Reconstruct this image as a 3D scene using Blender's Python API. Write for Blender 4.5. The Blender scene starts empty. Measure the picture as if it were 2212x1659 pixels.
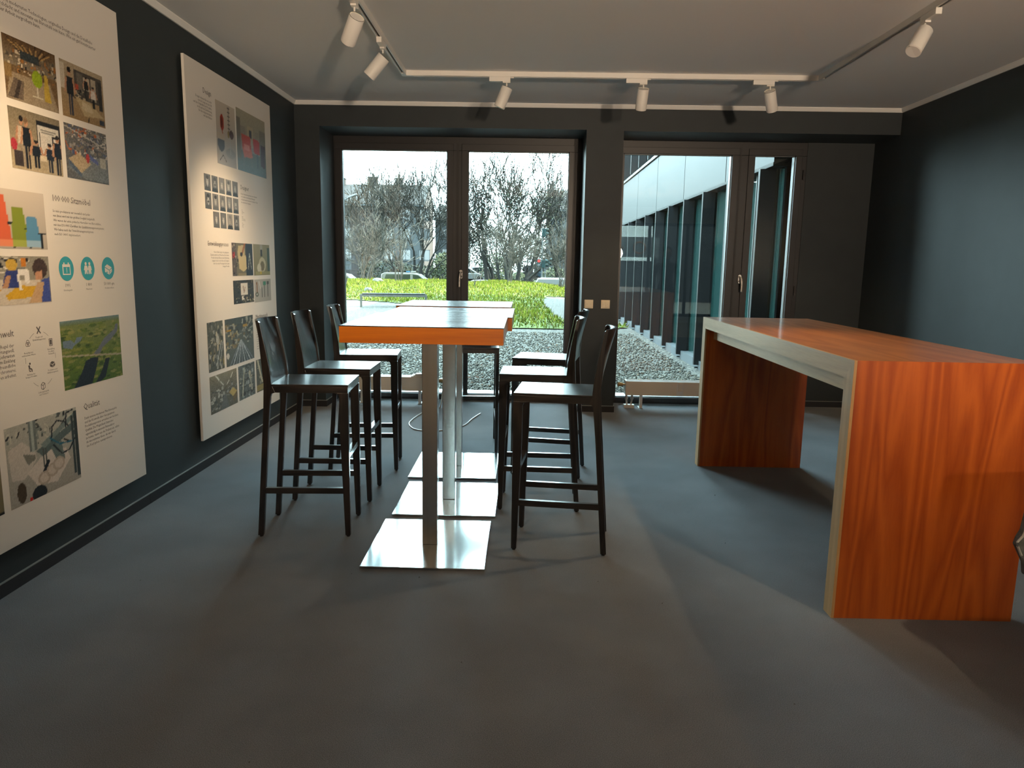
import bpy, bmesh, math, random
import numpy as np
from mathutils import Vector, Matrix

C = bpy.context.scene
COL = C.collection
R = random.Random(7)
NP = np.random.RandomState(11)

# ------------------------------------------------------------------ camera
cam_d = bpy.data.cameras.new('camera'); cam = bpy.data.objects.new('camera', cam_d); COL.objects.link(cam)
cam_d.sensor_width = 36.0; cam_d.lens = 25.8004; cam_d.clip_end = 400
r2 = (0.999682, 0.018680, 0.016935); u2 = (-0.019734, 0.161619, 0.986656); f2 = (-0.015694, 0.986676, -0.161936)
cam.matrix_world = Matrix(((r2[0], u2[0], -f2[0], 0), (r2[1], u2[1], -f2[1], 0), (r2[2], u2[2], -f2[2], 1.40), (0, 0, 0, 1)))
C.camera = cam

# ------------------------------------------------------------------ exposure, sky, sun
C.view_settings.view_transform = 'Standard'; C.view_settings.look = 'None'
C.view_settings.exposure = 0.0; C.view_settings.gamma = 1.0; C.view_settings.use_curve_mapping = False
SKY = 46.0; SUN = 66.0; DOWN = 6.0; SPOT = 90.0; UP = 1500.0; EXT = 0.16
w = bpy.data.worlds.new('sky'); C.world = w; w.use_nodes = True
nt = w.node_tree; nt.nodes.clear()
o_ = nt.nodes.new('ShaderNodeOutputWorld'); b_ = nt.nodes.new('ShaderNodeBackground')
tc = nt.nodes.new('ShaderNodeTexCoord'); sp = nt.nodes.new('ShaderNodeSeparateXYZ'); cr = nt.nodes.new('ShaderNodeValToRGB')
nt.links.new(tc.outputs['Generated'], sp.inputs[0]); nt.links.new(sp.outputs['Z'], cr.inputs[0])
# bright hazy sky: about three times brighter overhead than at the horizon, as under thin overcast
cr.color_ramp.elements[0].position = 0.0; cr.color_ramp.elements[0].color = (0.28, 0.345, 0.37, 1)
cr.color_ramp.elements[1].position = 1.0; cr.color_ramp.elements[1].color = (0.60, 0.86, 1.0, 1)
nt.links.new(cr.outputs[0], b_.inputs[0]); b_.inputs[1].default_value = SKY
nt.links.new(b_.outputs[0], o_.inputs[0])
sd = bpy.data.lights.new('sun', 'SUN'); sd.energy = SUN; sd.angle = math.radians(0.6); sd.color = (1.0, 0.94, 0.84)
so = bpy.data.objects.new('sun', sd); COL.objects.link(so)
so.rotation_euler = Vector((-0.74, -0.05, -0.66)).to_track_quat('-Z', 'Y').to_euler()
C.cycles.max_bounces = 10; C.cycles.diffuse_bounces = 6; C.cycles.glossy_bounces = 4; C.cycles.transparent_max_bounces = 12
C.cycles.sample_clamp_indirect = 12.0; C.cycles.caustics_reflective = False; C.cycles.caustics_refractive = False
# window portals: guide the sampling of the same sky light
def portal(x0, x1, z0, z1, y, ry):
    d = bpy.data.lights.new('sky_portal', 'AREA'); d.shape = 'RECTANGLE'; d.size = x1 - x0; d.size_y = z1 - z0
    d.cycles.is_portal = True
    o = bpy.data.objects.new('sky_portal', d); COL.objects.link(o); o.location = ((x0 + x1) / 2, y, (z0 + z1) / 2)
    o.rotation_euler = (math.radians(ry), 0, 0)

# ------------------------------------------------------------------ materials
def s2l(c):
    return tuple((v / 12.92 if v <= 0.04045 else ((v + 0.055) / 1.055) ** 2.4) for v in c)
def rgb(r, g, b): return s2l((r / 255, g / 255, b / 255)) + (1,)
def mat(name, col, rough=0.5, metal=0.0, spec=0.5, coat=0.0, noise=None, bump=None, emit=None, aniso=0):
    """noise = (scale, amount, stretch xyz): brightness variation; bump = (scale, strength, distance)"""
    m = bpy.data.materials.new(name); m.use_nodes = True
    n = m.node_tree.nodes; l = m.node_tree.links; p = n['Principled BSDF']
    c = tuple(col) if len(col) == 4 else tuple(col) + (1,)
    p.inputs['Base Color'].default_value = c; p.inputs['Roughness'].default_value = rough
    p.inputs['Metallic'].default_value = metal; p.inputs['Specular IOR Level'].default_value = spec
    p.inputs['Coat Weight'].default_value = coat; p.inputs['Coat Roughness'].default_value = 0.08
    if noise or bump:
        t = n.new('ShaderNodeTexCoord')
    if noise:
        mp = n.new('ShaderNodeMapping'); l.new(t.outputs['Object'], mp.inputs[0])
        mp.inputs['Scale'].default_value = noise[2] if len(noise) > 2 else (1, 1, 1)
        nz = n.new('ShaderNodeTexNoise'); nz.inputs['Scale'].default_value = noise[0]; nz.inputs['Detail'].default_value = 4
        l.new(mp.outputs[0], nz.inputs['Vector'])
        rp = n.new('ShaderNodeValToRGB'); a = noise[1]
        rp.color_ramp.elements[0].position = 0.3; rp.color_ramp.elements[1].position = 0.7
        rp.color_ramp.elements[0].color = tuple(v * (1 - a) for v in c[:3]) + (1,)
        rp.color_ramp.elements[1].color = tuple(min(1, v * (1 + a)) for v in c[:3]) + (1,)
        l.new(nz.outputs['Fac'], rp.inputs[0]); l.new(rp.outputs[0], p.inputs['Base Color'])
    if bump:
        nb = n.new('ShaderNodeTexNoise'); nb.inputs['Scale'].default_value = bump[0]; nb.inputs['Detail'].default_value = 3
        l.new(t.outputs['Object'], nb.inputs['Vector'])
        bp = n.new('ShaderNodeBump'); bp.inputs['Strength'].default_value = bump[1]; bp.inputs['Distance'].default_value = bump[2]
        l.new(nb.outputs['Fac'], bp.inputs['Height']); l.new(bp.outputs[0], p.inputs['Normal'])
    if emit:
        p.inputs['Emission Color'].default_value = tuple(emit[:3]) + (1,); p.inputs['Emission Strength'].default_value = emit[3]
    return m

def wood(name, dark, light, axis='Z', scale=3.0, dist=5.0, rough=0.3, coat=0.3, stretch=0.08, fine=0.35, pos=(0.25, 0.8), gloss=None):
    """long-grain wood: wave bands distorted by noise, stretched along the grain axis"""
    m = bpy.data.materials.new(name); m.use_nodes = True
    n = m.node_tree.nodes; l = m.node_tree.links; p = n['Principled BSDF']
    t = n.new('ShaderNodeTexCoord'); mp = n.new('ShaderNodeMapping'); l.new(t.outputs['Object'], mp.inputs[0])
    s = [1, 1, 1]; s['XYZ'.index(axis)] = stretch; mp.inputs['Scale'].default_value = s
    wv = n.new('ShaderNodeTexNoise'); wv.inputs['Scale'].default_value = scale; wv.inputs['Detail'].default_value = 2; wv.inputs['Distortion'].default_value = 0.6
    l.new(mp.outputs[0], wv.inputs['Vector'])
    mt = n.new('ShaderNodeMath'); mt.operation = 'MULTIPLY'; mt.inputs[1].default_value = dist; l.new(wv.outputs['Fac'], mt.inputs[0])
    fr = n.new('ShaderNodeMath'); fr.operation = 'PINGPONG'; fr.inputs[1].default_value = 0.5; l.new(mt.outputs[0], fr.inputs[0])
    dbl = n.new('ShaderNodeMath'); dbl.operation = 'MULTIPLY'; dbl.inputs[1].default_value = 2.0; l.new(fr.outputs[0], dbl.inputs[0])
    n2 = n.new('ShaderNodeTexNoise'); n2.inputs['Scale'].default_value = scale * 22; n2.inputs['Detail'].default_value = 3; l.new(mp.outputs[0], n2.inputs['Vector'])
    mx = n.new('ShaderNodeMix'); mx.data_type = 'FLOAT'; mx.inputs[0].default_value = fine
    l.new(dbl.outputs[0], mx.inputs[2]); l.new(n2.outputs['Fac'], mx.inputs[3])
    rp = n.new('ShaderNodeValToRGB'); rp.color_ramp.elements[0].position = pos[0]; rp.color_ramp.elements[1].position = pos[1]
    rp.color_ramp.elements[0].color = tuple(dark[:3]) + (1,); rp.color_ramp.elements[1].color = tuple(light[:3]) + (1,)
    l.new(mx.outputs[0], rp.inputs[0]); l.new(rp.outputs[0], p.inputs['Base Color'])
    p.inputs['Roughness'].default_value = rough; p.inputs['Coat Weight'].default_value = coat; p.inputs['Coat Roughness'].default_value = 0.12
    if gloss:      # open grain is duller than the varnished wood between
        g = n.new('ShaderNodeMapRange'); g.inputs['From Min'].default_value = pos[0]; g.inputs['From Max'].default_value = pos[1]; g.inputs['To Min'].default_value = gloss[0]; g.inputs['To Max'].default_value = gloss[1]
        l.new(mx.outputs[0], g.inputs['Value']); l.new(g.outputs[0], p.inputs['Specular IOR Level'])
    bp = n.new('ShaderNodeBump'); bp.inputs['Strength'].default_value = 0.12; bp.inputs['Distance'].default_value = 0.002
    l.new(mx.outputs[0], bp.inputs['Height']); l.new(bp.outputs[0], p.inputs['Normal'])
    return m

def glass(name, tint=(0.90, 0.95, 0.93)):
    m = bpy.data.materials.new(name); m.use_nodes = True
    n = m.node_tree.nodes; l = m.node_tree.links; n.clear()
    out = n.new('ShaderNodeOutputMaterial'); mx = n.new('ShaderNodeMixShader'); tr = n.new('ShaderNodeBsdfTransparent'); gl = n.new('ShaderNodeBsdfGlossy')
    fr = n.new('ShaderNodeFresnel'); fr.inputs[0].default_value = 1.5
    tr.inputs[0].default_value = tint + (1,); gl.inputs['Roughness'].default_value = 0.0
    l.new(fr.outputs[0], mx.inputs[0]); l.new(tr.outputs[0], mx.inputs[1]); l.new(gl.outputs[0], mx.inputs[2]); l.new(mx.outputs[0], out.inputs[0])
    return m

def attr_mat(name, rough=0.45, spec=0.3):
    m = bpy.data.materials.new(name); m.use_nodes = True
    n = m.node_tree.nodes; l = m.node_tree.links; p = n['Principled BSDF']
    a = n.new('ShaderNodeVertexColor'); a.layer_name = 'Col'
    l.new(a.outputs[0], p.inputs['Base Color']); p.inputs['Roughness'].default_value = rough; p.inputs['Specular IOR Level'].default_value = spec
    return m

M = {}
M['wall'] = mat('wall_paint', (0.030, 0.038, 0.042), 0.55, spec=0.35, noise=(6, 0.06), bump=(180, 0.12, 0.002))
M['ceil'] = mat('ceiling_paint', (0.86, 0.85, 0.83), 0.8, spec=0.2, bump=(120, 0.05, 0.002))
M['cove'] = mat('cove_white', (0.84, 0.83, 0.80), 0.6)
M['base'] = mat('carpet_skirting', (0.040, 0.042, 0.048), 0.9, spec=0.1, bump=(400, 0.6, 0.003))
M['cap'] = mat('skirting_cap', (0.25, 0.27, 0.27), 0.35)
M['frame'] = mat('window_frame', (0.022, 0.022, 0.024), 0.38, spec=0.5)
M['bead'] = mat('glazing_gasket', (0.10, 0.11, 0.12), 0.35)
M['glass'] = glass('window_glass')
M['steel'] = mat('brushed_steel', (0.56, 0.55, 0.53), 0.24, metal=1.0, noise=(30, 0.08, (1, 1, 0.02)))
M['plate'] = mat('polished_steel_plate', (0.74, 0.76, 0.75), 0.13, metal=1.0, noise=(4, 0.05))
M['handle'] = mat('satin_aluminium', (0.62, 0.60, 0.57), 0.35, metal=0.7)
M['white'] = mat('white_lacquer', (0.80, 0.78, 0.74), 0.45)
M['radi'] = mat('radiator_enamel', (0.74, 0.68, 0.58), 0.4)
M['radfin'] = mat('radiator_fins', (0.70, 0.70, 0.68), 0.4)
M['brass'] = mat('valve_brass', (0.42, 0.30, 0.14), 0.35, metal=0.8)
M['black'] = mat('black_plastic', (0.012, 0.012, 0.012), 0.5)
M['switch'] = mat('switch_plastic', (0.72, 0.62, 0.45), 0.4)
M['stool'] = wood('black_stained_ash', (0.010, 0.0085, 0.008), (0.030, 0.022, 0.018), 'X', 9, 9, 0.32, 0.35, 0.10)
M['stoolz'] = wood('black_stained_ash_upright', (0.010, 0.0085, 0.008), (0.028, 0.020, 0.016), 'Z', 9, 9, 0.32, 0.35, 0.10)
M['top'] = wood('dark_tabletop_veneer', (0.012, 0.011, 0.011), (0.060, 0.054, 0.050), 'X', 10, 7, 0.26, 0.0, 0.05, 0.5, gloss=(0.02, 0.5))
M['top2'] = wood('dark_tabletop_flame_veneer', (0.010, 0.010, 0.010), (0.085, 0.078, 0.072), 'Y', 2.6, 22, 0.26, 0.0, 0.35, 0.1, (0.35, 0.75), gloss=(0.10, 0.35))
M['edge'] = wood('orange_edge_veneer', (0.46, 0.115, 0.004), (0.60, 0.165, 0.006), 'X', 8, 5, 0.34, 0.3, 0.03, 0.6)
M['teak'] = wood('orange_teak_veneer', (0.36, 0.062, 0.007), (0.56, 0.125, 0.016), 'Z', 5.0, 8, 0.38, 0.2, 0.10, 0.4, (0.12, 0.75))
M['teaktop'] = wood('orange_teak_top_veneer', (0.42, 0.115, 0.024), (0.62, 0.21, 0.048), 'Y', 5.0, 6, 0.42, 0.5, 0.08, 0.45, (0.1, 0.8))
M['maple'] = wood('pale_maple_edging', (0.52, 0.30, 0.125), (0.66, 0.40, 0.175), 'Z', 9, 4, 0.45, 0.1, 0.05, 0.6)
M['maplex'] = wood('pale_maple_edging_lengthwise', (0.52, 0.30, 0.125), (0.66, 0.40, 0.175), 'Y', 9, 4, 0.45, 0.1, 0.05, 0.6)
M['board'] = mat('display_board_print', (0.78, 0.74, 0.68), 0.5, spec=0.3)
M['ink'] = mat('grey_print_ink', (0.13, 0.12, 0.115), 0.6, spec=0.1)
M['teal'] = mat('teal_print_ink', rgb(62, 165, 180), 0.5, spec=0.2)
M['photo'] = attr_mat('photo_print')
M['felt'] = mat('grey_felt', (0.17, 0.19, 0.20), 0.9, spec=0.1, noise=(60, 0.25), bump=(300, 0.4, 0.003))
M['cable'] = mat('grey_cable', (0.55, 0.56, 0.56), 0.4)
M['paper'] = mat('white_paper', (0.80, 0.80, 0.76), 0.7)
M['downface'] = mat('downlight_face', (0.9, 0.85, 0.75), 0.3, emit=(1.0, 0.70, 0.42, 5.0))
M['oak'] = wood('oak_boards', (0.58, 0.47, 0.34), (0.72, 0.60, 0.45), 'Y', 4, 5, 0.5, 0.1, 0.06)
M['wallw'] = mat('white_wall_paint', (0.80, 0.77, 0.72), 0.7)  # for unseen walls, made white to throw light forward onto the counter end
M['lampface'] = mat('lit_lamp_face', (0.9, 0.85, 0.75), 0.4, emit=(1.0, 0.72, 0.42, 14))

def carpet():
    m = bpy.data.materials.new('charcoal_carpet'); m.use_nodes = True
    n = m.node_tree.nodes; l = m.node_tree.links; p = n['Principled BSDF']
    t = n.new('ShaderNodeTexCoord')
    a = n.new('ShaderNodeTexNoise'); a.inputs['Scale'].default_value = 420; a.inputs['Detail'].default_value = 2; l.new(t.outputs['Object'], a.inputs['Vector'])
    b = n.new('ShaderNodeTexNoise'); b.inputs['Scale'].default_value = 2.2; b.inputs['Detail'].default_value = 4; l.new(t.outputs['Object'], b.inputs['Vector'])
    mx = n.new('ShaderNodeMix'); mx.data_type = 'FLOAT'; mx.inputs[0].default_value = 0.22; l.new(a.outputs['Fac'], mx.inputs[2]); l.new(b.outputs['Fac'], mx.inputs[3])
    rp = n.new('ShaderNodeValToRGB'); rp.color_ramp.elements[0].position = 0.30; rp.color_ramp.elements[1].position = 0.70
    rp.color_ramp.elements[0].color = (0.060, 0.066, 0.074, 1); rp.color_ramp.elements[1].color = (0.265, 0.288, 0.325, 1)
    l.new(mx.outputs[0], rp.inputs[0]); l.new(rp.outputs[0], p.inputs['Base Color'])
    p.inputs['Roughness'].default_value = 0.95; p.inputs['Specular IOR Level'].default_value = 0.15
    p.inputs['Sheen Weight'].default_value = 0.15
    bp = n.new('ShaderNodeBump'); bp.inputs['Strength'].default_value = 0.7; bp.inputs['Distance'].default_value = 0.004
    l.new(a.outputs['Fac'], bp.inputs['Height']); l.new(bp.outputs[0], p.inputs['Normal'])
    return m
M['carpet'] = carpet()

# ------------------------------------------------------------------ mesh builder
class MB:
    def __init__(s): s.v = []; s.f = []
    def add(s, vs, fs):
        o = len(s.v); s.v += [tuple(v) for v in vs]; s.f += [tuple(i + o for i in f) for f in fs]; return s
    def box(s, x0, x1, y0, y1, z0, z1):
        return s.add([(x0, y0, z0), (x1, y0, z0), (x1, y1, z0), (x0, y1, z0), (x0, y0, z1), (x1, y0, z1), (x1, y1, z1), (x0, y1, z1)],
                     [(0, 3, 2, 1), (4, 5, 6, 7), (0, 1, 5, 4), (1, 2, 6, 5), (2, 3, 7, 6), (3, 0, 4, 7)])
    def prism(s, pts, axis, a0, a1):
        """extrude polygon (2-D points, counter-clockwise) along axis between a0 and a1"""
        n = len(pts)
        def P(p, a):
            return {'y': (p[0], a, p[1]), 'x': (a, p[0], p[1]), 'z': (p[0], p[1], a)}[axis]
        vs = [P(p, a0) for p in pts] + [P(p, a1) for p in pts]
        fs = [tuple(range(n)), tuple(range(2 * n - 1, n - 1, -1))] + [(i, i + n, (i + 1) % n + n, (i + 1) % n) for i in range(n)]
        return s.add(vs, fs)
    def ring_tube(s, pts, rad, n=6, cap=True):
        """tube along pts; rad scalar or list"""
        pts = [Vector(p) for p in pts]; k = len(pts)
        rr = rad if isinstance(rad, (list, tuple)) else [rad] * k
        up = None; vs = []
        for i, p in enumerate(pts):
            d = (pts[min(i + 1, k - 1)] - pts[max(i - 1, 0)])
            if d.length < 1e-9: d = Vector((0, 0, 1))
            d.normalize()
            if up is None: up = Vector((0, 0, 1)) if abs(d.z) < 0.9 else Vector((1, 0, 0))
            a = d.cross(up)
            if a.length < 1e-6: a = d.orthogonal()
            a.normalize(); b = d.cross(a).normalized(); up = -b if False else up
            for j in range(n):
                t = 2 * math.pi * j / n; vs.append(p + a * (rr[i] * math.cos(t)) + b * (rr[i] * math.sin(t)))
        fs = []
        for i in range(k - 1):
            for j in range(n):
                fs.append((i * n + j, i * n + (j + 1) % n, (i + 1) * n + (j + 1) % n, (i + 1) * n + j))
        if cap: fs += [tuple(range(n - 1, -1, -1)), tuple(range((k - 1) * n, k * n))]
        return s.add(vs, fs)
    def cyl(s, p0, p1, r0, r1=None, n=20): return s.ring_tube([p0, p1], [r0, r0 if r1 is None else r1], n)
    def sphere(s, c, r, nu=16, nv=10, sc=(1, 1, 1)):
        vs = []; fs = []
        for i in range(nv + 1):
            th = math.pi * i / nv
            for j in range(nu):
                ph = 2 * math.pi * j / nu
                vs.append((c[0] + r * sc[0] * math.sin(th) * math.cos(ph), c[1] + r * sc[1] * math.sin(th) * math.sin(ph), c[2] + r * sc[2] * math.cos(th)))
        for i in range(nv):
            for j in range(nu): fs.append((i * nu + j, (i + 1) * nu + j, (i + 1) * nu + (j + 1) % nu, i * nu + (j + 1) % nu))
        return s.add(vs, fs)
    def build(s, name, material, parent=None, bevel=0, seg=2, smooth=False, loc=None):
        me = bpy.data.meshes.new(name); me.from_pydata(s.v, [], s.f); me.update()
        if bevel or True:
            bm = bmesh.new(); bm.from_mesh(me)
            if len(s.v) < 4000: bmesh.ops.recalc_face_normals(bm, faces=bm.faces[:])
            if bevel:
                bmesh.ops.bevel(bm, geom=[e for e in bm.edges if len(e.link_faces) == 2 and e.calc_face_angle(0) > 0.5], offset=bevel, segments=seg, affect='EDGES', profile=0.5)
            bm.to_mesh(me); bm.free()
        if smooth:
            me.polygons.foreach_set('use_smooth', [True] * len(me.polygons))
            try: me.set_sharp_from_angle(angle=math.radians(40))
            except Exception: pass
        me.materials.append(material)
        o = bpy.data.objects.new(name, me); COL.objects.link(o)
        if parent is not None: o.parent = parent
        if loc: o.location = loc
        return o

def tag(o, label=None, cat=None, group=None, kind=None):
    if label: o['label'] = label
    if cat: o['category'] = cat
    if group: o['group'] = group
    if kind: o['kind'] = kind
    return o
def thing(name, label, cat, loc=(0, 0, 0), rz=0, group=None):
    o = bpy.data.objects.new(name, None); COL.objects.link(o); o.empty_display_size = 0.1
    o.location = loc; o.rotation_euler = (0, 0, rz)
    return tag(o, label, cat, group)
def struct(name, mb, m, parent=None, **k):
    o = mb.build(name, m, parent, **k)
    if parent is None: o['kind'] = 'structure'
    return o
def dup(root, loc, rz, label):
    r = root.copy(); COL.objects.link(r); r.location = loc; r.rotation_euler = (0, 0, rz); r['label'] = label
    for ch in list(root.children):
        c = ch.copy(); COL.objects.link(c); c.parent = r
        for g in list(ch.children):
            d = g.copy(); COL.objects.link(d); d.parent = c
    return r

# ------------------------------------------------------------------ room shell
XL, XR, YB, YO, ZC = -2.143, 3.36, 6.97, 7.75, 2.83
YR = -3.6; XR2 = 6.2; YE = 1.6     # behind the camera the room is wider
struct('floor', MB().box(XL, XR2, 0.3, 7.56, -0.12, 0), M['carpet'])
struct('floor_rear', MB().box(XL, XR2, YR, 0.3, -0.12, 0), M['oak'])  # unseen pale boards, put in to bounce warm light up to the ceiling
struct('ceiling', MB().box(XL - 0.2, XR2 + 0.2, YR - 0.2, YO, ZC, ZC + 0.2), M['ceil'])
struct('wall_left', MB().box(XL - 0.2, XL, YR - 0.2, YO, -0.12, ZC), M['wall'])
struct('wall_right', MB().box(XR, XR + 0.2, YE, YO, -0.12, ZC), M['wall'])
struct('wall_side', MB().box(XR + 0.2, XR2, YE, YE + 0.2, -0.12, ZC).box(XR2, XR2 + 0.2, YR, YE + 0.2, -0.12, ZC), M['wallw'])
wb = MB()
wb.box(XL, -1.914, YB, YO, -0.12, ZC)                    # pier left of window 1
wb.box(0.53, 0.868, YB, YO, -0.12, ZC)                   # pier between the windows
wb.box(-1.914, 0.53, YB, YO, 2.612, ZC)                  # lintels
wb.box(0.868, XR, YB, YO, 2.605, ZC)
wb.box(2.718, XR, 7.46, YO, -0.12, 2.605)                # closed panel right of window 2
struct('wall_back', wb, M['wall'])
# rear wall behind the camera, white to bounce light, with one wide window
wr = MB(); wr.box(XL, 2.1, YR - 0.2, YR, -0.12, ZC).box(5.0, XR2, YR - 0.2, YR, -0.12, ZC).box(2.1, 5.0, YR - 0.2, YR, -0.12, 0.15).box(2.1, 5.0, YR - 0.2, YR, 2.45, ZC)
struct('wall_rear', wr, M['wallw'])

def cove(name, pts, axis, a0, a1):
    struct(name, MB().prism(pts, axis, a0, a1), M['cove'])
cs = 0.034
cove('trim_1', [(XL, ZC), (XL, ZC - cs), (XL + 0.010, ZC - cs), (XL + 0.028, ZC - 0.006), (XL + 0.028, ZC)], 'y', YR, YB)
cove('trim_2', [(XR, ZC), (XR - 0.028, ZC), (XR - 0.028, ZC - 0.006), (XR - 0.010, ZC - cs), (XR, ZC - cs)], 'y', YE, YB)
cove('trim_3', [(YB, ZC), (YB - 0.028, ZC), (YB - 0.028, ZC - 0.006), (YB - 0.010, ZC - cs), (YB, ZC - cs)], 'x', XL, XR)

def skirting(name, runs):
    b = MB(); c = MB()
    for x0, x1, y0, y1 in runs:
        b.box(x0, x1, y0, y1, 0, 0.058); c.box(x0 - 0.001, x1 + 0.001, y0 - 0.001, y1 + 0.001, 0.058, 0.062)
    o = struct(name, b, M['base']); c.build('skirting_cap', M['cap'], o); return o
t_ = 0.009
bl = MB(); 
skirting('baseboard_left', [(XL, XL + t_, YR, 2.05), (XL, XL + t_, 2.055, 4.02), (XL, XL + t_, 4.025, YB)])
skirting('baseboard_back', [(XL + t_, -1.914 + t_, YB - t_, YB), (-1.914, -1.914 + t_, YB, 7.46), (0.53 - t_, 0.868 + t_, YB - t_, YB), (0.868, 0.868 + t_, YB, 7.46), (0.53 - t_, 0.53, YB, 7.46), (2.718, XR - t_, 7.46 - t_, 7.46)])
skirting('baseboard_right', [(XR - t_, XR, YE, 7.46)])

# ------------------------------------------------------------------ windows
YF = 7.46
def window(name, x0, x1, ztop, panes, z_glass0, z_glass1, mull, handles):
    """x0..x1 outer frame; panes: glass (x0,x1) openings"""
    xs = [x0] + [v for p in panes for v in p] + [x1]
    fr = MB(); yb = YF + 0.10
    fr.box(x0, x1, YF, yb, z_glass1, ztop); fr.box(x0, x1, YF, yb, -0.05, z_glass0)
    for i in range(0, len(xs), 2): fr.box(xs[i], xs[i + 1], YF + 0.0004, yb, z_glass0, z_glass1)
    o = struct(name, fr, M['frame'], bevel=0.003)
    sash = []
    for i, (a, b) in enumerate(panes):
        # sash profile standing proud of the frame, with gasket and pane
        s = MB(); w_ = 0.062
        s.box(a - w_, b + w_, YF - 0.016, YF, z_glass1, z_glass1 + w_); s.box(a - w_, b + w_, YF - 0.016, YF, z_glass0 - 0.045, z_glass0)
        s.box(a - w_, a, YF - 0.016, YF, z_glass0, z_glass1); s.box(b, b + w_, YF - 0.016, YF, z_glass0, z_glass1)
        so_ = s.build('sash', M['frame'], o, bevel=0.002)
        g = MB(); q = 0.008
        g.box(a, b, YF + 0.01, YF + 0.02, z_glass1 - q, z_glass1); g.box(a, b, YF + 0.01, YF + 0.02, z_glass0, z_glass0 + q)
        g.box(a, a + q, YF + 0.01, YF + 0.02, z_glass0, z_glass1); g.box(b - q, b, YF + 0.01, YF + 0.02, z_glass0, z_glass1)
        g.build('gasket', M['bead'], so_)
        MB().box(a, b, YF + 0.045, YF + 0.051, z_glass0, z_glass1).build('glass_pane', M['glass'], so_)
    for hx, hz, side in handles:
        h = MB(); y = YF - 0.016
        h.cyl((hx, y, hz + 0.028), (hx, y - 0.010, hz + 0.028), 0.016, n=16); h.cyl((hx, y, hz - 0.028), (hx, y - 0.010, hz - 0.028), 0.016, n=16); h.box(hx - 0.016, hx + 0.016, y - 0.010, y, hz - 0.028, hz + 0.028)
        h.cyl((hx, y - 0.01, hz + 0.018), (hx, y - 0.045, hz + 0.018), 0.010, n=12)
        h.ring_tube([(hx, y - 0.045, hz + 0.022), (hx + side * 0.006, y - 0.052, hz), (hx + side * 0.010, y - 0.052, hz - 0.04), (hx + side * 0.012, y - 0.050, hz - 0.125)], [0.010, 0.012, 0.012, 0.0115], 10)
        h.build('window_handle', M['handle'], o, smooth=True)
    return o
w1 = window('window_1', -1.914, 0.53, 2.612, [(-1.838, -0.792), (-0.586, 0.405)], 0.062, 2.482, None, [(-0.650, 1.285, -1)])
w2 = window('window_2', 0.868, 2.718, 2.605, [(0.940, 1.992), (2.212, 2.607)], 0.062, 2.478, None, [(2.135, 1.285, 1)])
mul = MB(); mul.box(-0.702, -0.676, YF - 0.004, YF, 0.02, 2.55); mul.build('mullion_groove', M['black'], w1)
mul = MB(); mul.box(2.066, 2.084, YF - 0.004, YF, 0.02, 2.55); mul.build('mullion_groove', M['black'], w2)
hn = MB()
for z in (0.42, 1.18, 2.30): hn.cyl((2.690, YF - 0.02, z - 0.045), (2.690, YF - 0.02, z + 0.045), 0.007, n=10)
hn.build('hinge', M['frame'], w2)
sill = MB(); sill.box(-1.914, 0.53, YF + 0.10, YO + 0.06, -0.06, 0.045); struct('trim_4', sill, M['handle'])
sill = MB(); sill.box(0.868, 2.718, YF + 0.10, YO + 0.06, -0.06, 0.045); struct('trim_5', sill, M['handle'])
w3 = MB(); w3.box(2.1, 5.0, YR - 0.12, YR - 0.05, 2.38, 2.45).box(2.1, 5.0, YR - 0.12, YR - 0.05, 0.15, 0.22)
for x in (2.1, 3.03, 3.97, 4.93): w3.box(x, x + 0.07, YR - 0.12, YR - 0.05, 0.15, 2.45)
w3 = struct('window_3', w3, M['frame'])
for a, b in ((2.17, 3.03), (3.10, 3.97), (4.04, 4.93)): MB().box(a, b, YR - 0.09, YR - 0.084, 0.22, 2.38).build('glass_pane', M['glass'], w3)
portal(-1.84, 0.41, 0.06, 2.48, YF + 0.3, -90); portal(0.94, 2.61, 0.06, 2.48, YF + 0.3, -90); portal(2.1, 5.0, 0.15, 2.45, YR - 0.25, 90)

# switch plates on the pier
def switch(x, label, split):
    o = thing('light_switch', label, 'switch', (x, YB, 1.035), 0, 'switch plates on the pier between the windows')
    MB().box(-0.0415, 0.0415, -0.009, 0, -0.0405, 0.0405).build('cover_frame', M['switch'], o, bevel=0.003)
    if split:
        MB().box(-0.031, -0.001, -0.014, -0.009, -0.031, 0.031).build('rocker', M['switch'], o, bevel=0.002)
        MB().box(0.001, 0.031, -0.014, -0.009, -0.031, 0.031).build('rocker', M['switch'], o, bevel=0.002)
    else:
        MB().box(-0.031, 0.031, -0.013, -0.009, -0.031, 0.031).build('rocker', M['switch'], o, bevel=0.002)
    for x_ in (-0.017, 0.017): MB().cyl((x_, -0.0145, 0), (x_, -0.0125, 0), 0.0022, n=8).build('marking_dot', M['brass'], o)
switch(0.600, 'cream switch plate with one plain rocker on the dark pier', False)
switch(0.757, 'cream switch plate with a split double rocker on the dark pier', True)

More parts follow.
